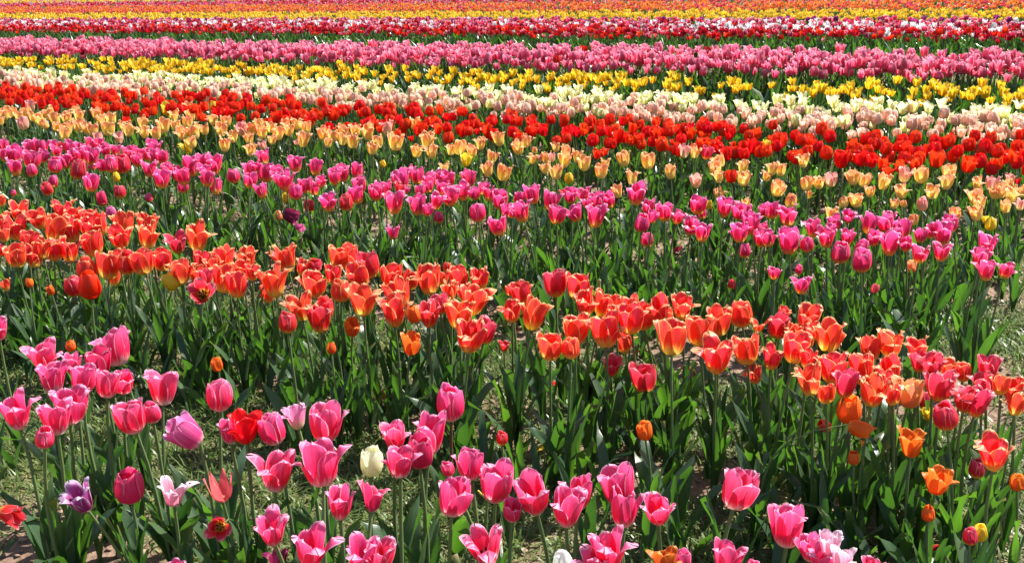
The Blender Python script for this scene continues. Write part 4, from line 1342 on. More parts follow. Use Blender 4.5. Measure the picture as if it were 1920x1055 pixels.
peach;-2.391;6.572;0.371;0.066;pinkish;-;pink-tinged fringed tulip low in the peach row
peach;-2.422;6.825;0.379;0.085;peach;-;nearest peach-yellow tulip above and right of the pink fringed peach tulip
peach;-2.525;7.035;0.393;0.061;peach;-;nearest peach-yellow tulip above the pink fringed peach tulip
peach;-2.416;7.104;0.389;0.080;peach;-;second peach-yellow tulip above and right of the pink fringed peach tulip
peach;-2.268;6.683;0.387;0.075;peach;-;nearest peach-yellow tulip right of the pink fringed peach tulip
peach;-2.167;6.585;0.391;0.074;peach;-;second peach-yellow tulip right of the pink fringed peach tulip
peach;-2.253;7.015;0.383;0.096;peach;-;third peach-yellow tulip below and left of the top peach tulip
peach;-2.340;7.547;0.378;0.075;peach;-;nearest peach-yellow tulip below and left of the top peach tulip
peach;-2.376;8.023;0.373;0.080;peach;-;peach tulip with flared tips reaching up into the red row
peach;-2.236;7.591;0.368;0.076;peach;-;nearest peach-yellow tulip below the top peach tulip
peach;-2.133;6.893;0.393;0.069;peach;-;second peach-yellow tulip below and left of the top peach tulip
peach;-2.100;7.053;0.395;0.070;peach;-;second peach-yellow tulip below the top peach tulip
peach;-1.996;6.550;0.387;0.074;peach;-;peach-yellow tulip above the yellow opened tulip
peach;-1.930;6.593;0.394;0.091;peach;-;second peach-yellow tulip above and right of the yellow opened tulip
peach;-1.928;6.798;0.380;0.068;peach;-;third peach-yellow tulip above and right of the yellow opened tulip
peach;-1.859;6.287;0.376;0.071;peach;-;nearest peach-yellow tulip above and right of the yellow opened tulip
peach;-2.033;6.730;0.266;0.084;yellow;-;yellow opened tulip low beneath the peach blooms
peach;-1.939;7.077;0.399;0.071;peach;-;peach-yellow tulip below and right of the top peach tulip
peach;-1.901;7.229;0.367;0.072;peach;-;nearest peach-yellow tulip right of the top peach tulip
peach;-1.798;6.706;0.385;0.084;peach;-;fourth peach-yellow tulip above and right of the yellow opened tulip
peach;-1.664;6.477;0.375;0.073;peach;-;second peach-yellow tulip right of the yellow opened tulip
peach;-1.615;6.075;0.395;0.076;peach;-;nearest peach-yellow tulip right of the yellow opened tulip
peach;-1.690;6.833;0.379;0.077;pinkish;-;pink-flushed peach tulip right of the top peach tulip
peach;-1.631;6.798;0.379;0.068;peach;-;second peach-yellow tulip right of the top peach tulip
peach;-1.547;6.390;0.381;0.064;peach;-;third peach-yellow tulip right of the yellow opened tulip
peach;-1.431;5.912;0.387;0.067;peach;-;fourth peach-yellow tulip right of the yellow opened tulip
peach;-1.567;6.784;0.395;0.076;peach;-;third peach-yellow tulip right of the top peach tulip
peach;-1.521;6.605;0.379;0.074;peach;-;fifth peach-yellow tulip right of the yellow opened tulip
peach;-1.479;6.689;0.398;0.067;peach;-;fourth peach-yellow tulip right of the top peach tulip
peach;-1.427;6.645;0.370;0.083;peach;-;seventh peach-yellow tulip right of the yellow opened tulip
peach;-1.391;6.291;0.376;0.055;peach;-;sixth peach-yellow tulip right of the yellow opened tulip
peach;-1.385;6.749;0.370;0.076;peach;-;sixth peach-yellow tulip right of the top peach tulip
peach;-1.451;7.049;0.370;0.070;peach;-;fifth peach-yellow tulip right of the top peach tulip
peach;-1.342;6.849;0.396;0.077;peach;-;ninth peach-yellow tulip above and left of the small yellow bud
peach;-1.266;6.731;0.394;0.076;peach;-;eighth peach-yellow tulip above and left of the small yellow bud
peach;-1.212;6.300;0.373;0.087;peach;-;peach-yellow tulip left of the small yellow bud
peach;-1.229;6.182;0.373;0.031;pinkish;-;pink-flushed peach tulip left of the small yellow bud
peach;-1.408;6.117;0.382;0.054;pinkish;-;pink-flushed peach tulip right of the yellow opened tulip
peach;-1.094;6.366;0.394;0.080;peach;-;seventh peach-yellow tulip above and left of the small yellow bud
peach;-1.018;6.232;0.397;0.070;peach;-;fifth peach-yellow tulip above and left of the small yellow bud
peach;-1.014;6.009;0.395;0.053;peach;-;sixth peach-yellow tulip above and left of the small yellow bud
peach;-1.012;6.572;0.389;0.074;peach;-;fourth peach-yellow tulip above and left of the small yellow bud
peach;-0.966;6.236;0.371;0.070;peach;-;third peach-yellow tulip above and left of the small yellow bud
peach;-0.943;6.634;0.381;0.075;peach;-;second peach-yellow tulip left of the high standing peach tulip
peach;-0.856;6.559;0.373;0.090;peach;-;nearest peach-yellow tulip left of the high standing peach tulip
peach;-0.879;6.034;0.386;0.083;peach;-;second peach-yellow tulip above and left of the small yellow bud
peach;-0.732;6.518;0.388;0.081;pinkish;-;pink-flushed peach tulip left of the high standing peach tulip
peach;-0.641;6.110;0.374;0.098;peach;-;peach-yellow tulip below and left of the high standing peach tulip
peach;-0.576;6.762;0.375;0.076;peach;-;high standing cream and pink tulip among the red ones
peach;-0.732;5.725;0.396;0.065;peach;-;nearest peach-yellow tulip above and left of the small yellow bud
peach;-0.749;6.148;0.367;0.069;peach;-;peach-yellow tulip above the small yellow bud
peach;-0.479;5.569;0.397;0.063;peach;-;nearest peach-yellow tulip right of the small yellow bud
peach;-0.439;5.862;0.400;0.088;peach;-;second peach-yellow tulip below and right of the high standing peach tulip
peach;-0.446;6.083;0.402;0.069;peach;-;nearest peach-yellow tulip below and right of the high standing peach tulip
peach;-0.407;5.628;0.381;0.071;peach;-;third peach-yellow tulip below and right of the high standing peach tulip
peach;-0.694;5.900;0.271;0.037;yellow;c;small yellow bud below the peach row
peach;-0.353;5.797;0.272;0.059;peach;-;second peach-yellow tulip right of the small yellow bud
peach;-0.304;5.636;0.390;0.057;peach;-;fourth peach-yellow tulip below and right of the high standing peach tulip
peach;-0.255;5.591;0.403;0.070;peach;-;fifth peach-yellow tulip below and right of the high standing peach tulip
peach;-0.188;5.561;0.392;0.063;peach;-;sixth peach-yellow tulip below and right of the high standing peach tulip
peach;-0.219;5.415;0.377;0.061;yellow;-;yellow tulip below and right of the high standing peach tulip
peach;-0.151;5.813;0.399;0.066;peach;-;nearest peach-yellow tulip right of the high standing peach tulip
peach;-0.050;6.043;0.384;0.076;peach;-;second peach-yellow tulip right of the high standing peach tulip
peach;-0.086;5.441;0.389;0.062;peach;-;second peach-yellow tulip left of the small lemon tulip
peach;-0.101;5.087;0.394;0.064;peach;-;third peach-yellow tulip left of the small lemon tulip
peach;-0.028;5.135;0.366;0.075;peach;-;nearest peach-yellow tulip left of the small lemon tulip
peach;0.059;5.662;0.395;0.071;peach;-;eighth peach-yellow tulip above and left of the small lemon tulip
peach;0.103;5.923;0.391;0.067;peach;-;seventh peach-yellow tulip above and left of the small lemon tulip
peach;0.143;5.625;0.385;0.032;peach;c;sixth peach-yellow tulip above and left of the small lemon tulip
peach;0.118;5.344;0.386;0.054;peach;o;fifth peach-yellow tulip above and left of the small lemon tulip
peach;0.162;5.350;0.383;0.034;pinkish;-;second pink-flushed peach tulip above and left of the small lemon tulip
peach;0.262;5.755;0.373;0.051;peach;-;fourth peach-yellow tulip above and left of the small lemon tulip
peach;0.295;5.506;0.386;0.062;peach;-;third peach-yellow tulip above the small lemon tulip
peach;0.294;5.417;0.367;0.075;peach;-;nearest peach-yellow tulip above the small lemon tulip
peach;0.353;5.383;0.385;0.061;peach;-;second peach-yellow tulip above the small lemon tulip
peach;0.373;5.144;0.391;0.072;peach;-;peach-yellow tulip above and right of the small lemon tulip
peach;0.180;5.131;0.383;0.058;peach;-;second peach-yellow tulip above and left of the small lemon tulip
peach;0.196;5.359;0.388;0.054;peach;-;third peach-yellow tulip above and left of the small lemon tulip
peach;0.222;4.917;0.403;0.068;peach;-;nearest peach-yellow tulip above and left of the small lemon tulip
peach;0.219;5.266;0.400;0.040;pinkish;-;nearest pink-flushed peach tulip above and left of the small lemon tulip
peach;0.283;4.908;0.371;0.047;yellow;c;small round lemon-yellow tulip below the peach clump
peach;0.428;4.883;0.396;0.062;peach;-;peach-yellow tulip below and left of the pale cup
peach;0.471;5.114;0.390;0.052;peach;-;peach-yellow tulip left of the pale cup
peach;0.584;5.286;0.368;0.067;peach;-;pale peach cup tulip with pink rim, alone on its stem
peach;0.690;5.184;0.380;0.072;peach;-;orange-flamed peach tulip alone beside the pale cup
peach;0.565;4.811;0.375;0.061;peach;-;peach-yellow tulip below and right of the pale cup
peach;0.476;4.601;0.369;0.053;peach;-;peach-yellow tulip left of the tall lone magenta tulip
peach;0.753;4.862;0.386;0.059;peach;-;frilly cream and pink tulip alone above dark ground
peach;0.881;5.288;0.402;0.060;pinkish;-;pink-flushed peach tulip above and right of the frilly lone peach tulip
peach;0.959;5.408;0.378;0.061;peach;-;peach-yellow tulip above and right of the frilly lone peach tulip
peach;0.826;4.630;0.399;0.059;pinkish;-;pink fringed tulip with cream base below the red ones
peach;0.959;4.878;0.392;0.062;peach;-;peach-yellow tulip above and right of the pink fringed tulip
peach;1.049;5.222;0.371;0.066;peach;-;peach-yellow tulip above and left of the tall cream tulip
peach;0.926;4.630;0.399;0.053;peach;o;peach-yellow tulip right of the pink fringed tulip
peach;1.092;4.907;0.389;0.056;peach;-;peach-yellow tulip above the tall cream tulip
peach;1.035;4.629;0.401;0.065;peach;-;tall cream tulip with pink flames, topped by an orange one
peach;1.280;5.262;0.275;0.053;peach;-;nearest peach-yellow tulip right of the tall cream tulip
peach;0.977;4.845;0.276;0.056;peach;-;peach-yellow tulip below and right of the pink fringed tulip
peach;1.066;4.696;0.265;0.042;peach;-;peach-yellow tulip below the tall cream tulip
peach;0.884;4.613;0.278;0.035;yellow;c;yellow tulip below and right of the pink fringed tulip
peach;0.469;5.306;0.402;0.028;red;c;nearest red tulip left of the pale cup
peach;1.203;4.802;0.399;0.055;peach;-;second peach-yellow tulip right of the tall cream tulip
peach;1.266;4.877;0.383;0.056;peach;-;third peach-yellow tulip right of the tall cream tulip
peach;1.146;4.469;0.395;0.063;peach;-;peach-yellow tulip above and left of the orange-tinted bud
peach;1.420;5.081;0.384;0.064;peach;-;peach-yellow tulip above the orange-tinted bud
peach;1.323;4.635;0.370;0.059;peach;-;nearest peach-yellow tulip above and right of the orange-tinted bud
peach;1.371;4.625;0.367;0.056;peach;-;second peach-yellow tulip above and right of the orange-tinted bud
peach;1.441;4.682;0.369;0.057;pinkish;-;pink-flushed peach tulip above and right of the orange-tinted bud
peach;1.168;4.323;0.373;0.053;peach;c;orange and pink half-closed tulip above the magenta row
peach;1.540;4.695;0.372;0.066;peach;-;fourth peach-yellow tulip right of the orange-tinted bud
peach;1.551;4.583;0.385;0.055;peach;-;fourth peach-yellow tulip left of the rosy bud
peach;1.502;4.341;0.393;0.044;peach;-;third peach-yellow tulip left of the rosy bud
peach;1.416;4.252;0.386;0.060;peach;-;peach-yellow tulip left of the small apricot tulip
peach;1.358;4.230;0.382;0.043;peach;c;third peach-yellow tulip right of the orange-tinted bud
peach;1.595;4.460;0.391;0.063;peach;-;second peach-yellow tulip above and left of the rosy bud
peach;1.768;4.691;0.377;0.066;pinkish;-;pink-flushed peach tulip above and left of the rosy bud
peach;1.629;4.337;0.384;0.061;peach;-;nearest peach-yellow tulip above and left of the rosy bud
peach;1.524;4.121;0.395;0.037;peach;-;second peach-yellow tulip left of the rosy bud
peach;1.569;4.140;0.381;0.028;peach;c;nearest peach-yellow tulip left of the rosy bud
peach;1.837;4.658;0.373;0.068;peach;-;peach-yellow tulip above the rosy bud
peach;1.719;4.244;0.400;0.060;peach;-;nearest peach-yellow tulip above and right of the rosy bud
peach;1.938;4.611;0.393;0.059;peach;-;third peach-yellow tulip above and right of the rosy bud
peach;1.865;4.456;0.380;0.063;peach;-;second peach-yellow tulip above and right of the rosy bud
peach;1.632;4.111;0.380;0.047;pinkish;c;rosy half-closed tulip on a slender stem in the peach row
peach;1.519;3.905;0.386;0.040;peach;c;small apricot tulip just above the magenta row
peach;1.247;4.023;0.389;0.052;peach;-;second peach-yellow tulip right of the orange-tinted bud
peach;1.708;3.973;0.374;0.046;peach;-;nearest peach-yellow tulip right of the rosy bud
peach;2.005;4.474;0.366;0.051;peach;-;second peach-yellow tulip right of the rosy bud
peach;1.897;4.237;0.374;0.065;peach;-;third peach-yellow tulip above and left of the low yellow cup
peach;1.820;4.024;0.396;0.052;peach;-;second peach-yellow tulip above and left of the low yellow cup
peach;2.041;4.414;0.371;0.056;pinkish;-;pink-flushed peach tulip above the low yellow cup
peach;2.002;4.254;0.383;0.060;peach;-;second peach-yellow tulip above the low yellow cup
peach;1.980;4.253;0.373;0.049;peach;-;nearest peach-yellow tulip above the low yellow cup
peach;2.109;4.391;0.374;0.050;peach;-;third peach-yellow tulip above and right of the low yellow cup
peach;2.022;4.200;0.372;0.059;peach;-;second peach-yellow tulip above and right of the low yellow cup
peach;1.975;4.020;0.381;0.041;pinkish;-;nearest pink-flushed peach tulip above and right of the low yellow cup
peach;1.919;4.021;0.372;0.046;peach;-;nearest peach-yellow tulip above and right of the low yellow cup
peach;1.786;3.950;0.367;0.056;peach;-;nearest peach-yellow tulip above and left of the low yellow cup
peach;1.949;4.198;0.259;0.049;yellow;c;low yellow cup tulip at the lower edge of the peach clump
peach;2.104;4.291;0.372;0.044;peach;-;fourth peach-yellow tulip above and right of the low yellow cup
peach;2.145;4.473;0.385;0.040;pinkish;-;second pink-flushed peach tulip above and right of the low yellow cup
peach;1.403;4.880;0.258;0.037;peach;-;nearest peach-yellow tulip right of the orange-tinted bud
peach;1.973;4.297;0.257;0.033;yellow;-;yellow tulip above and left of the low yellow cup
red;-2.608;7.341;0.383;0.059;red;-;red tulip above the pink fringed peach tulip
red;-1.956;7.533;0.381;0.084;red;-;red tulip right of the top peach tulip
red;-2.543;7.587;0.393;0.028;red;-;red tulip left of the top peach tulip
red;-3.111;8.277;0.368;0.051;red;-;red tulip above and left of the pink fringed peach tulip
red;-2.186;8.023;0.381;0.060;yellow;c;yellow tulip right of the top peach tulip
red;-2.514;7.954;0.381;0.089;yellow;-;yellow tulip left of the top peach tulip
red;-1.154;6.888;0.367;0.069;red;-;red tulip above and left of the small yellow bud
red;-0.762;6.397;0.403;0.048;red;-;red tulip left of the high standing peach tulip
red;-0.542;6.486;0.374;0.057;red;-;nearest red tulip below the high standing peach tulip
red;-0.559;6.240;0.369;0.035;red;-;second red tulip below the high standing peach tulip
red;-0.421;6.503;0.384;0.073;red;-;nearest red tulip right of the high standing peach tulip
red;-0.273;6.444;0.372;0.065;red;-;second red tulip right of the high standing peach tulip
red;-0.114;6.347;0.390;0.071;red;-;fourth red tulip right of the high standing peach tulip
red;-0.179;6.378;0.379;0.032;red;-;third red tulip right of the high standing peach tulip
red;0.638;6.087;0.371;0.069;red;-;second red tulip above the pale cup
red;0.695;5.927;0.368;0.056;red;-;nearest red tulip above the pale cup
red;0.448;5.336;0.394;0.050;red;o;second red tulip left of the pale cup
red;0.509;5.523;0.376;0.038;red;-;red tulip above and left of the pale cup
red;0.883;5.671;0.396;0.032;red;-;second red tulip above and right of the orange-flamed cup
red;1.036;5.629;0.384;0.078;red;-;red tulip above and right of the frilly lone peach tulip
red;0.987;5.249;0.402;0.060;crimson;-;crimson tulip above the pink fringed tulip
red;1.111;5.365;0.377;0.064;red;-;red tulip above and left of the tall cream tulip
red;1.216;5.709;0.375;0.032;red;-;second red tulip above the tall cream tulip
red;1.293;5.604;0.376;0.067;red;-;nearest red tulip above the tall cream tulip
red;1.336;5.489;0.397;0.048;yellow;-;yellow tulip above and right of the tall cream tulip
red;1.008;4.738;0.390;0.054;red;-;red tulip left of the tall cream tulip
red;0.849;5.566;0.379;0.028;red;-;nearest red tulip above and right of the orange-flamed cup
red;1.638;5.180;0.369;0.075;red;-;nearest red tulip above and right of the orange-tinted bud
red;1.690;5.044;0.392;0.070;red;-;second red tulip above and right of the orange-tinted bud
red;1.691;4.895;0.403;0.056;red;-;second red tulip above and left of the rosy bud
red;1.691;4.678;0.389;0.054;red;-;nearest red tulip above and left of the rosy bud
red;1.921;4.954;0.366;0.063;red;-;nearest red tulip above the rosy bud
red;2.074;5.097;0.367;0.077;red;-;second red tulip above the rosy bud
red;2.148;4.913;0.369;0.072;red;-;nearest red tulip above and right of the rosy bud
red;2.290;4.923;0.372;0.056;red;-;second red tulip above and right of the rosy bud
red;2.473;5.090;0.257;0.036;red;-;red tulip above and right of the low yellow cup
red;2.382;5.072;0.368;0.051;red;-;third red tulip above and right of the rosy bud
orange;-0.031;2.253;0.291;0.028;crimson;c;crimson tulip left of the small lone orange tulip'''
nt_ = 0
for ln in DATA.strip().split('\n'):
    kind, x, y, h, bw, mat, shape, label = ln.split(';')
    nm = kind
    if kind == 'magenta' or kind == 'orange' or kind == 'peach' or kind == 'red':
        pass
    tulip(kind, float(x), float(y), float(h), float(bw), mat, shape, label, GROUPS[kind], brown='dark brown stem' in label)
    nt_ += 1
print('picked tulips', nt_)

# ------------------------------------------------------------------ beds further back
def bloom_template(shape, seed, nv, nu, n=6):
    R_ = random.Random(seed)
    Vs, Qs, UVs = [], [], []
    off = 0
    for k in range(n):
        V, Q, UV = petal_shape(k, jit=R_, nv=nv, nu=nu, **SH[shape])
        V[:nu] = V[:nu].mean(0) * 0 + np.array([0, 0, 0])       # every petal grows out of the same point
        Vs.append(V)
        Qs.append(Q + off)
        UVs.append(UV)
        off += len(V)
    V = np.concatenate(Vs)
    w = bloom_width(V)
    V = V / w
    V[:, 2] *= RATIO[shape] / np.percentile(V[:, 2], 96)
    Q = np.concatenate(Qs)
    UV = np.concatenate(UVs)
    return V, Q, UV, RATIO[shape]


def weld(V, Q, UV, origin_ids):
    """merge the listed vertices into the first"""
    keep = origin_ids[0]
    mp = np.arange(len(V))
    mp[origin_ids] = keep
    Q = mp[Q]
    used = np.unique(Q)
    inv = np.zeros(len(V), int)
    inv[used] = np.arange(len(used))
    return V[used], inv[Q], UV[used]


def whole_tulip(shape, seed, h, bw, nv=4, nu=3, nleaf=2, leaf_len=.28, lean=.06, ns=3):
    """one connected low mesh: bloom, stem and leaves. Material slots: 0 petals, 1 stem, 2 leaf"""
    R_ = random.Random(seed * 7 + 1)
    V, Q, UV, bh = bloom_template(shape, seed, nv, nu)
    tx, ty = R_.uniform(-lean, lean) * h, R_.uniform(-lean, lean) * h
    L = h - bh * bw * .5
    tl = Matrix.Rotation(R_.uniform(-.15, .15), 3, 'X') @ Matrix.Rotation(R_.uniform(-.15, .15), 3, 'Y')
    V = (V * bw) @ np.array(tl).T + np.array([tx, ty, L])
    zero = np.where(UV[:, 1] < 1e-6)[0]
    Q = Q.copy()
    parts_V, parts_Q, parts_UV, fm = [V], [Q], [UV], [np.zeros(len(Q), int)]
    off = len(V)
    rs = .0034
    SV, SUV = [], []
    for zf in (0, 1):
        for j in range(ns):
            a_ = 6.283 * j / ns
            SV.append((tx * zf + rs * math.cos(a_), ty * zf + rs * math.sin(a_), L * zf + (.002 if zf else 0)))
            SUV.append((j / ns, zf))
    SQ = [(off + j, off + (j + 1) % ns, off + ns + (j + 1) % ns, off + ns + j) for j in range(ns)]
    parts_V.append(np.array(SV)); parts_Q.append(np.array(SQ)); parts_UV.append(np.array(SUV)); fm.append(np.ones(ns, int))
    top_id = off + ns
    bot_id = off
    off += len(SV)
    ids_bot = [bot_id]
    for k in range(nleaf):
        w_, l0, l1, fo, wa, tw, fp = R_.choice(_lp)
        LV, LQ, LUV = leaf_arrays(seed * 5 + k, nl=5, nw=3, wide=w_ * 1.1, lean0=l0, lean1=l1, fold=fo, wave=wa, twist=tw, flop=fp)
        ln = leaf_len * R_.uniform(.8, 1.15)
        rz = Matrix.Rotation(R_.uniform(0, 6.28), 3, 'Z')
        LV = (LV * ln) @ np.array(rz).T
        parts_V.append(LV); parts_Q.append(LQ + off); parts_UV.append(LUV); fm.append(np.full(len(LQ), 2))
        ids_bot.append(off + 1)
        off += len(LV)
    V = np.concatenate(parts_V); Q = np.concatenate(parts_Q); UV = np.concatenate(parts_UV); fm = np.concatenate(fm)
    # weld the petals' feet to the stem top, the leaves' feet to the stem base
    mp = np.arange(len(V))
    mp[zero] = top_id
    mp[ids_bot] = bot_id
    Q = mp[Q]
    # drop fully degenerate rows by turning (a,a,b,c) into valid polygons: keep as quads, validate() cleans them
    return V, Q, UV, fm


def whole_mesh(name, tpl, mats):
    V, Q, UV, fm = tpl
    # split degenerate quads (two equal corners) into triangles
    q4, t3, f4, f3 = [], [], [], []
    for q, f in zip(Q, fm):
        u = []
        for i in q:
            if i not in u:
                u.append(int(i))
        if len(u) == 4:
            q4.append(u); f4.append(f)
        elif len(u) == 3:
            t3.append(u); f3.append(f)
    used = np.unique(np.concatenate([np.ravel(q4), np.ravel(t3)]).astype(int))
    inv = np.zeros(len(V), int); inv[used] = np.arange(len(used))
    return mesh_from(name, V[used], inv[np.array(q4)], inv[np.array(t3)] if t3 else None, UV=UV[used], mats=mats, fmat=np.array(f4 + f3))


COLUMNS = ((20, 'the lilac-pink tulip'), (75, 'the leftmost pink clump'), (168, 'the bright red tulip'), (222, 'the highest pink tulip'), (325, 'the leaning yellow tulip'),
           (379, 'the dark red open tulip'), (460, 'the large red tulip'), (564, 'the wide open orange tulip'), (661, 'the small orange tulip'), (740, 'the short pink tulip'),
           (842, 'the dark-stemmed pink tulip'), (897, 'the seed head with stamens'), (1040, 'the lone dark red tulip'), (1116, 'the bowl-shaped pink tulip'),
           (1194, 'the tall lone magenta tulip'), (1295, 'the yellow-throated tulip'), (1375, 'the tall pink goblet'), (1477, 'the shaded pink goblet'),
           (1546, 'the ragged magenta tulip'), (1618, 'the tall smooth magenta cup'), (1710, 'the wide-mouthed orange tulip'), (1757, 'the low orange bowl'), (1865, 'the flame orange tulip'))
ORDINALS = 'first second third fourth fifth sixth seventh eighth ninth tenth eleventh twelfth thirteenth fourteenth fifteenth sixteenth seventeenth eighteenth nineteenth twentieth'.split()
ORDINALS += ['twenty-' + w_ for w_ in ORDINALS[:9]] + ['thirtieth'] + ['thirty-' + w_ for w_ in ORDINALS[:9]]


def label_by_landmark(items, s0, s1):
    """items: (object, x, y, height, s, description). Says where in the bed each bloom stands, counted from the left above a landmark"""
    Mi = cam.matrix_world.inverted()
    box = {}
    for o, x, y, h, s, desc in items:
        v = Mi @ Vector((x, y, h))
        px = 960 + 2000 * v.x / -v.z
        f = (s - s0) / (s1 - s0)
        row = 'front' if f < 1 / 3 else 'middle' if f < 2 / 3 else 'back'
        c = min(COLUMNS, key=lambda q: abs(q[0] - px))[1]
        box.setdefault((desc, row, c), []).append((px, o))
    for (desc, row, c), v in box.items():
        v.sort(key=lambda q: q[0])
        for n, (px, o) in enumerate(v):
            k = ORDINALS[min(n, 38)] + ' ' if len(v) > 1 else ''
            o['label'] = f'{k}{desc} at row {row}, above {c}' if len(v) < 2 else f'{k}from left, {desc} at row {row}, above {c}'


# bed: s range, heights, bloom width, spacing per square metre, shapes, materials with weights
def bed_points(s0, s1, dens, d0, d1, seed, clump=.5):
    R_ = np.random.default_rng(seed)
    n = int((s1 - s0) * (d1 - d0) * dens)
    s = R_.uniform(s0, s1, n)
    d = R_.uniform(d0, d1, n)
    # planting is uneven: thin it with a smooth field
    f = np.sin(d * 5.3 + 1.7 * np.sin(s * 9 + seed)) * np.sin(s * 11 + 2 * np.sin(d * 3.1 + seed))
    k = R_.random(n) < 1 - clump * (.5 - .5 * f)
    # keep a minimum distance
    s, d = s[k], d[k]
    cell = {}
    out = []
    md = .55 / math.sqrt(dens)
    for a_, b_ in zip(s, d):
        c = (int(a_ / md), int(b_ / md))
        if any((a_ - p) ** 2 + (b_ - q) ** 2 < md * md for i in (-1, 0, 1) for j in (-1, 0, 1) for p, q in cell.get((c[0] + i, c[1] + j), ())):
            continue
        cell.setdefault(c, []).append((a_, b_))
        out.append((a_, b_))
    return np.array(out)


DESC = dict(creamrow='cream', purple='purple', darkred='dark red')


def far_bed(key, s0, s1, h, bw, dens, shapes, mats, d0, d1, seed, thing=None, limit=0, leaf=.28, clump=.5, picker=None, parts=False, rest_label=None, lod=(4, 3), nleaf=2):
    pts = bed_points(s0, s1, dens, d0, d1, seed, clump)
    X = NX * pts[:, 0] + DX * pts[:, 1]
    Y = NY * pts[:, 0] + DY * pts[:, 1]
    vis = in_view(X, Y, h, .0, .02)
    dist = np.hypot(X, Y)
    R_ = random.Random(seed)
    tpls = []
    for i in range(10):
        tpls.append(whole_tulip(shapes[i % len(shapes)], seed * 20 + i, h, bw, nv=lod[0], nu=lod[1], leaf_len=leaf, nleaf=nleaf))
    order = np.argsort(dist)
    chosen = set([int(i) for i in order if vis[i]][:limit])
    rest = [i for i in range(len(pts)) if i not in chosen]
    meshes = {}
    items = []
    for i in sorted(chosen):
        mk = picker(pts[i, 0], pts[i, 1], R_) if picker else R_.choice(mats)
        t = R_.randrange(10)
        if (t, mk) not in meshes:
            meshes[t, mk] = whole_mesh(thing[0], tpls[t], (PM[mk], STEM, LEAF))
        o = bpy.data.objects.new(thing[0], meshes[t, mk])
        sc = R_.uniform(.85, 1.12)
        o.matrix_world = Matrix(mat4(X[i], Y[i], -.003, R_.uniform(0, 6.28), R_.uniform(0, .09), R_.uniform(0, 6.28), sc).tolist())
        o.color = (1 - R_.random(), R_.uniform(.75, 1), 1, 1)
        desc = thing[1] if mk == mats[0] else DESC[mk] + ' stray tulip'
        items.append((o, X[i], Y[i], h, pts[i, 0], desc))
        o['category'] = 'tulip'
        o['group'] = thing[2]
        COLL.objects.link(o)
    label_by_landmark(items, s0, s1)
    if rest:
        # material slots: leaf, stem, then each petal colour
        mk_all = sorted(set(mats))
        Vt, Qt, Ut, Ft = [], [], [], []
        for mi, mk in enumerate(mk_all):
            for t in tpls:
                Vt.append(t[0]); Qt.append(t[1]); Ut.append(t[2])
                Ft.append(np.where(t[3] == 0, mi + 2, np.where(t[3] == 1, 1, 0)))
        PLs, TI = [], []
        for i in rest:
            mk = picker(pts[i, 0], pts[i, 1], R_) if picker else R_.choice(mats)
            PLs.append((mk_all.index(mk) * 10 + R_.randrange(10), mat4(X[i], Y[i], -.003, R_.uniform(0, 6.28), R_.uniform(0, .09), R_.uniform(0, 6.28), R_.uniform(.85, 1.12))))
            TI.append(R_.random())
        o = merged(key, Vt, Qt, Ut, PLs, [LEAF, STEM] + [PM[m] for m in mk_all], Ft, TI, label=rest_label)
    print(key, len(pts), 'things', len(chosen), 'rest', len(rest))


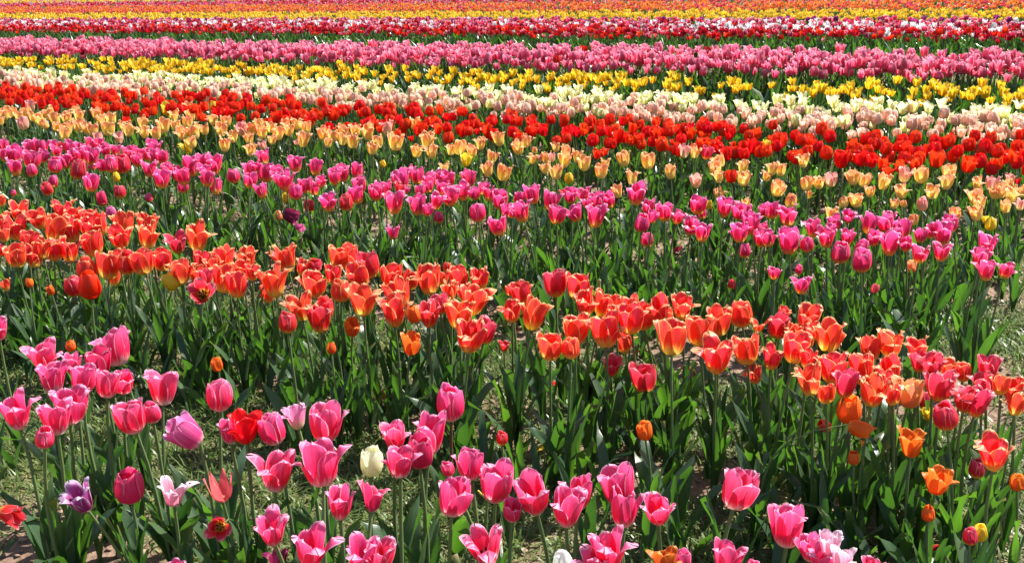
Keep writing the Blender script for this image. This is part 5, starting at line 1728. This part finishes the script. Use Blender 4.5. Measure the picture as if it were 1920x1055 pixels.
# red bed: tulips with parts (bloom, stem, leaf), the rest joined
def red_bed():
    pts = bed_points(5.28, 6.12, 120, .12, 12.5, 77, .45)
    X = NX * pts[:, 0] + DX * pts[:, 1]
    Y = NY * pts[:, 0] + DY * pts[:, 1]
    vis = in_view(X, Y, .385, .0, .02)
    order = np.argsort(np.hypot(X, Y))
    chosen = [int(i) for i in order if vis[i]][:263]
    blooms = []
    for i in range(8):
        V, Q, UV, bh = bloom_template('b' if i < 6 else 'g', 900 + i, 7, 5)
        zero = np.where(UV[:, 1] < 1e-6)[0]
        mp = np.arange(len(V)); mp[zero] = zero[0]
        blooms.append((whole_mesh('bloom', (V, mp[Q], UV, np.zeros(len(Q), int)), (PM['red'],)), bh))
    items = []
    for i in chosen:
        root = bpy.data.objects.new('red_tulip', None)
        root.empty_display_size = .03
        root.location = (X[i], Y[i], -.003)
        d = pts[i, 1]
        items.append((root, X[i], Y[i], .385, pts[i, 0], 'scarlet cup tulip'))
        root['category'] = 'tulip'
        root['group'] = 'red tulips packed in the fifth row'
        COLL.objects.link(root)
        bm_, bh = random.choice(blooms)
        bw = random.uniform(.055, .068)
        sm, top, sdv = random.choice(STEMS)
        q = Quaternion((random.gauss(0, 1), random.gauss(0, 1), 0), random.uniform(0, .1)) @ Quaternion((0, 0, 1), random.uniform(0, 6.28))
        L = random.uniform(.33, .40) - bh * bw * .5
        add('stem', sm, root, rot=q, scale=(L, L, L))
        add('bloom', bm_, root, q @ (top * L), q @ Quaternion((0, 0, 1), random.uniform(0, 6)), (bw, bw, bw), color=(1 - random.random(), random.uniform(.85, 1), 1, 1))
        a0 = random.uniform(0, 6.28)
        for k in range(3):
            ln = random.uniform(.2, .29)
            add('leaf', LEAVES[random.randrange(10)], root, rot=Quaternion((0, 0, 1), a0 + k * 2.2) @ Quaternion((0, 1, 0), random.uniform(-.1, .15)), scale=(ln, ln, ln))
    label_by_landmark(items, 5.28, 6.12)
    rest = [i for i in range(len(pts)) if i not in set(chosen)]
    tp = [whole_tulip('b', 300 + i, .385, .062, nv=5, nu=3, nleaf=2) for i in range(10)]
    PLs = [(random.randrange(10), mat4(X[i], Y[i], -.003, random.uniform(0, 6.28), random.uniform(0, .09), random.uniform(0, 6.28), random.uniform(.88, 1.1))) for i in rest]
    merged('red_tulip_bed', [t[0] for t in tp], [t[1] for t in tp], [t[2] for t in tp], PLs, [LEAF, STEM, PM['red']],
           [np.where(t[3] == 0, 2, np.where(t[3] == 1, 1, 0)) for t in tp], list(rng.random(len(PLs))))
    print('red', len(chosen), len(rest))


# the near rows go on beyond both sides of the photograph
def row_continuation(key, s0, s1, h, bw, dens, shapes, mats, d0, d1, seed):
    pts = bed_points(s0, s1, dens, d0, d1, seed, .5)
    X = NX * pts[:, 0] + DX * pts[:, 1]
    Y = NY * pts[:, 0] + DY * pts[:, 1]
    out = ~(in_view(X, Y, h, .05, .5) | in_view(X, Y, 0, .05, .5)) & (Y > .75)
    idx = np.where(out)[0]
    tp = [whole_tulip(shapes[i % len(shapes)], seed * 9 + i, h, bw, nv=6, nu=4, nleaf=3, ns=4) for i in range(8)]
    ft = []
    for mi in range(len(mats)):
        ft += [np.where(t[3] == 0, mi + 2, np.where(t[3] == 1, 1, 0)) for t in tp]
    PLs = [(random.randrange(8 * len(mats)), mat4(X[i], Y[i], -.003, random.uniform(0, 6.28), random.uniform(0, .09), random.uniform(0, 6.28), random.uniform(.88, 1.1))) for i in idx]
    merged(key, [t[0] for t in tp] * len(mats), [t[1] for t in tp] * len(mats), [t[2] for t in tp] * len(mats), PLs, [LEAF, STEM] + [PM[m] for m in mats], ft, list(rng.random(len(PLs))))


row_continuation('pink_row_beyond_frame', 1.2, 1.75, .43, .062, 45, ('g', 'o', 'c'), ['pink'], .5, 5, 61)
row_continuation('orange_row_beyond_frame', 2.1, 2.7, .41, .062, 60, ('g', 'o', 'r'), ['orange', 'crimson'], .3, 7, 62)
row_continuation('magenta_row_beyond_frame', 3.2, 3.9, .41, .06, 60, ('g', 'o'), ['magenta'], .3, 8.5, 63)
row_continuation('peach_row_beyond_frame', 4.2, 5.0, .385, .06, 60, ('g', 'r'), ['peach', 'pinkish'], .3, 10, 64)


# leaves of plants that have lost or not yet opened their bloom, filling the near beds
def bed_leaves(key, s0, s1, d0, d1, dens, lo, hi, seed, nl=6, nw=3):
    pts = bed_points(s0, s1, dens, d0, d1, seed, .55)
    X = NX * pts[:, 0] + DX * pts[:, 1]
    Y = NY * pts[:, 0] + DY * pts[:, 1]
    k = in_view(X, Y, .15, .15, .25)
    X, Y = X[k], Y[k]
    tp = []
    for i, (w_, l0, l1, fo, wa, tw, fp) in enumerate(_lp):
        tp.append(leaf_arrays(i + 60, nl=nl, nw=nw, wide=w_, lean0=l0, lean1=l1, fold=fo, wave=wa, twist=tw, flop=fp))
    R_ = random.Random(seed)
    PLs = []
    for x, y in zip(X, Y):
        a0 = R_.uniform(0, 6.28)
        for j in range(R_.choice((2, 3))):
            a_ = a0 + j * 2.3
            PLs.append((R_.randrange(10), mat4(x, y, -.004, a_, R_.uniform(-.05, .25), a_, R_.uniform(lo, hi))))
    merged(key, [t[0] for t in tp], [t[1] for t in tp], [t[2] for t in tp], PLs, (LEAF,), None, [R_.random() for _ in PLs])


red_bed()
far_bed('salmon_tulip_bed', 6.2, 6.85, .37, .058, 170, ('b', 'c', 'g'), ['salmonrow'] * 9 + ['creamrow'], .15, 15, 5,
        ('salmon_tulip', 'pale salmon tulip', 'salmon tulips behind the red row'), 280, clump=.35, lod=(5, 4))
far_bed('cream_tulip_bed', 6.82, 7.18, .375, .074, 190, ('o', 'o', 'q'), ['creamrow'], .15, 16, 6,
        ('cream_tulip', 'open cream tulip', 'cream tulips behind the salmon ones'), 150, clump=.6, lod=(5, 4))
far_bed('yellow_tulip_bed', 7.72, 8.4, .37, .068, 120, ('y', 'y', 'g'), ['yellowrow'], .15, 18, 7,
        ('yellow_tulip', 'golden yellow tulip', 'yellow tulips in front of the rose bed'), 290, clump=.75, lod=(5, 4), nleaf=3)
far_bed('rose_tulip_bed', 8.75, 10.0, .44, .08, 150, ('g', 'c', 'r'), ['rose'] * 60 + ['darkred'], .15, 24, 8,
        ('rose_tulip', 'rose pink tulip', 'rose pink tulips of the broad bed'), 290, clump=.25, lod=(5, 4), nleaf=3)


def rw_pick(s, d, R_):
    f = (s - 13.0) / 2.8 + R_.uniform(-.12, .12)
    stripe = .30 < f < .5
    if stripe and (d < 6 or d > 24):
        return 'whiterow' if R_.random() < .62 else 'redwhite'
    if f < .3:
        return R_.choice(('darkred', 'darkred', 'redwhite', 'red'))
    if f > .85:
        return R_.choice(('purple', 'redwhite', 'crimsonpink'))
    return R_.choice(('redwhite', 'redwhite', 'crimsonpink', 'darkred', 'whiterow'))


bed_leaves('far_front_leaves', 12.55, 13.2, .2, 34, 60, .30, .42, 39, nl=4)
far_bed('red_and_white_tulip_bed', 13.0, 15.8, .38, .068, 120, ('g', 'r', 'c'), ['whiterow', 'redwhite', 'darkred', 'purple', 'crimsonpink', 'red'], .2, 34, 9, limit=0, clump=.15, picker=rw_pick, lod=(4, 3), nleaf=3, leaf=.31)
far_bed('far_yellow_tulip_bed', 16.3, 18.2, .37, .07, 90, ('c', 'b'), ['yellowrow'], .2, 38, 10, clump=.3, lod=(3, 3))
far_bed('far_orange_tulip_bed', 18.8, 21.8, .38, .07, 80, ('c', 'g'), ['orangerow', 'orangerow', 'small', 'crimson'], .2, 42, 11, clump=.3, lod=(3, 3), nleaf=1)
far_bed('far_crimson_tulip_bed', 22.6, 25.0, .38, .08, 50, ('c', 'g'), ['redwhite', 'crimsonpink', 'darkred'], .2, 48, 12, clump=.3, lod=(3, 3), nleaf=1)
far_bed('far_mixed_tulip_bed', 26.0, 32.0, .38, .085, 16, ('c', 'g'), ['yellowrow', 'rose', 'whiterow'], .2, 55, 13, clump=.3, lod=(3, 3), nleaf=1,
        picker=lambda s, d, R_: 'yellowrow' if s < 28 else ('rose' if s < 30 else 'whiterow'))


bed_leaves('pink_row_leaves', 1.05, 1.62, .75, 2.8, 60, .16, .27, 31)
bed_leaves('orange_row_end_leaves', 1.90, 2.15, .30, 1.3, 70, .20, .30, 38)
bed_leaves('orange_row_leaves', 2.05, 2.74, .32, 4.4, 100, .18, .30, 32)
bed_leaves('magenta_row_leaves', 3.15, 3.85, .46, 6.0, 115, .18, .29, 33)
bed_leaves('peach_row_leaves', 4.15, 5.0, .35, 7.6, 100, .18, .28, 34, nl=5)
bed_leaves('yellow_row_leaves', 7.5, 8.75, .2, 16, 26, .2, .3, 36, nl=4)
bed_leaves('rose_row_leaves', 8.4, 10.2, .2, 24, 70, .30, .44, 37, nl=4)
bed_leaves('cream_row_leaves', 7.1, 7.75, .2, 16, 60, .2, .29, 40, nl=4)
bed_leaves('red_row_leaves', 5.3, 6.1, .2, 9.6, 30, .18, .28, 35, nl=5)

# ------------------------------------------------------------------ seed heads and fallen petals
def seed_head(x, y, h, label, with_stamens):
    root = bpy.data.objects.new('tulip_seed_head', None)
    root.location = (x, y, 0)
    root['label'] = label
    root['category'] = 'seed head'
    root['group'] = 'tulip seed heads without petals'
    COLL.objects.link(root)
    sm, top, dv = STEMS[2]
    L = h
    add('stem', sm, root, scale=(L, L, L))
    add('seed_pod', PISTIL, root, top * L - Vector((0, 0, .004)), scale=(.08, .08, .085))
    if with_stamens:
        for k in range(6):
            add('stamen', STAM, root, top * L, Quaternion((0, 0, 1), k * 1.047) @ Quaternion((0, 1, 0), .5), (.06, .06, .06))
    for k in range(2):
        add('leaf', LEAVES[k + 2], root, rot=Quaternion((0, 0, 1), k * 2.8 + .4), scale=(.22, .22, .22))


M_ = cam.matrix_world
def world_at(px, py, h):
    d = M_.to_3x3() @ Vector(((px - 960) / 2000, -(py - 527.5) / 2000, -1))
    t = (h - CAM_H) / d.z
    return d.x * t, d.y * t


for (px, py, h, lb, st) in ((897, 931, .36, 'bare green seed head with withered yellow stamens beside a pink tulip', True),
                            (790, 522, .40, 'bare seed head on a tall stem in the orange row', False),
                            (496, 477, .40, 'bare pale seed head above the gap left of the coral tulips', False),
                            (1112, 541, .39, 'bare seed head beside the lone red-orange pair', False)):
    x, y = world_at(px, py, h)
    seed_head(x, y, h, lb, st)

fall = [(1210, 660, 'crimson', 'crimson fallen petal on the soil below the broken tulip'), (1262, 470, 'crimson', 'dark red fallen petal on the soil of the gap'),
        (1020, 838, 'yellow', 'yellow fallen petal curled among the dark leaves'), (700, 745, 'small', 'orange fallen petal between leaf bases'),
        (900, 652, 'crimson', 'crimson fallen petal on lit soil'), (1110, 700, 'magenta', 'magenta fallen petal beside orange stems'),
        (1052, 730, 'crimson', 'small crimson fallen petal between stems'), (1305, 700, 'crimson', 'dark fallen petal in the shadow'),
        (1540, 660, 'magenta', 'magenta fallen petal under the dense orange clump'), (985, 610, 'crimson', 'shrivelled fallen petal on dark soil'),
        (1230, 900, 'cream', 'pale fallen petal in the grass behind the stacked pair'), (1745, 1030, 'crimson', 'reddish fallen petal at the shaded row end'),
        (1240, 432, 'cream', 'cream fallen petal lying on the grass of the gap'), (405, 1000, 'salmon', 'faded salmon fallen petal on soil')]
for px, py, mk, lb in fall:
    x, y = world_at(px, py, .02)
    q = Quaternion((0, 0, 1), random.uniform(0, 6.28)) @ Quaternion((1, 0, 0), random.uniform(1.2, 1.7))
    o = add('fallen_petal', PETALS['g', 1][0][2], None, (x, y, .02), q, (.055, .055, .055), PM[mk], (.5, .8, 1, 1))
    o['label'] = lb
    o['category'] = 'petal'
    o['group'] = 'fallen petals'
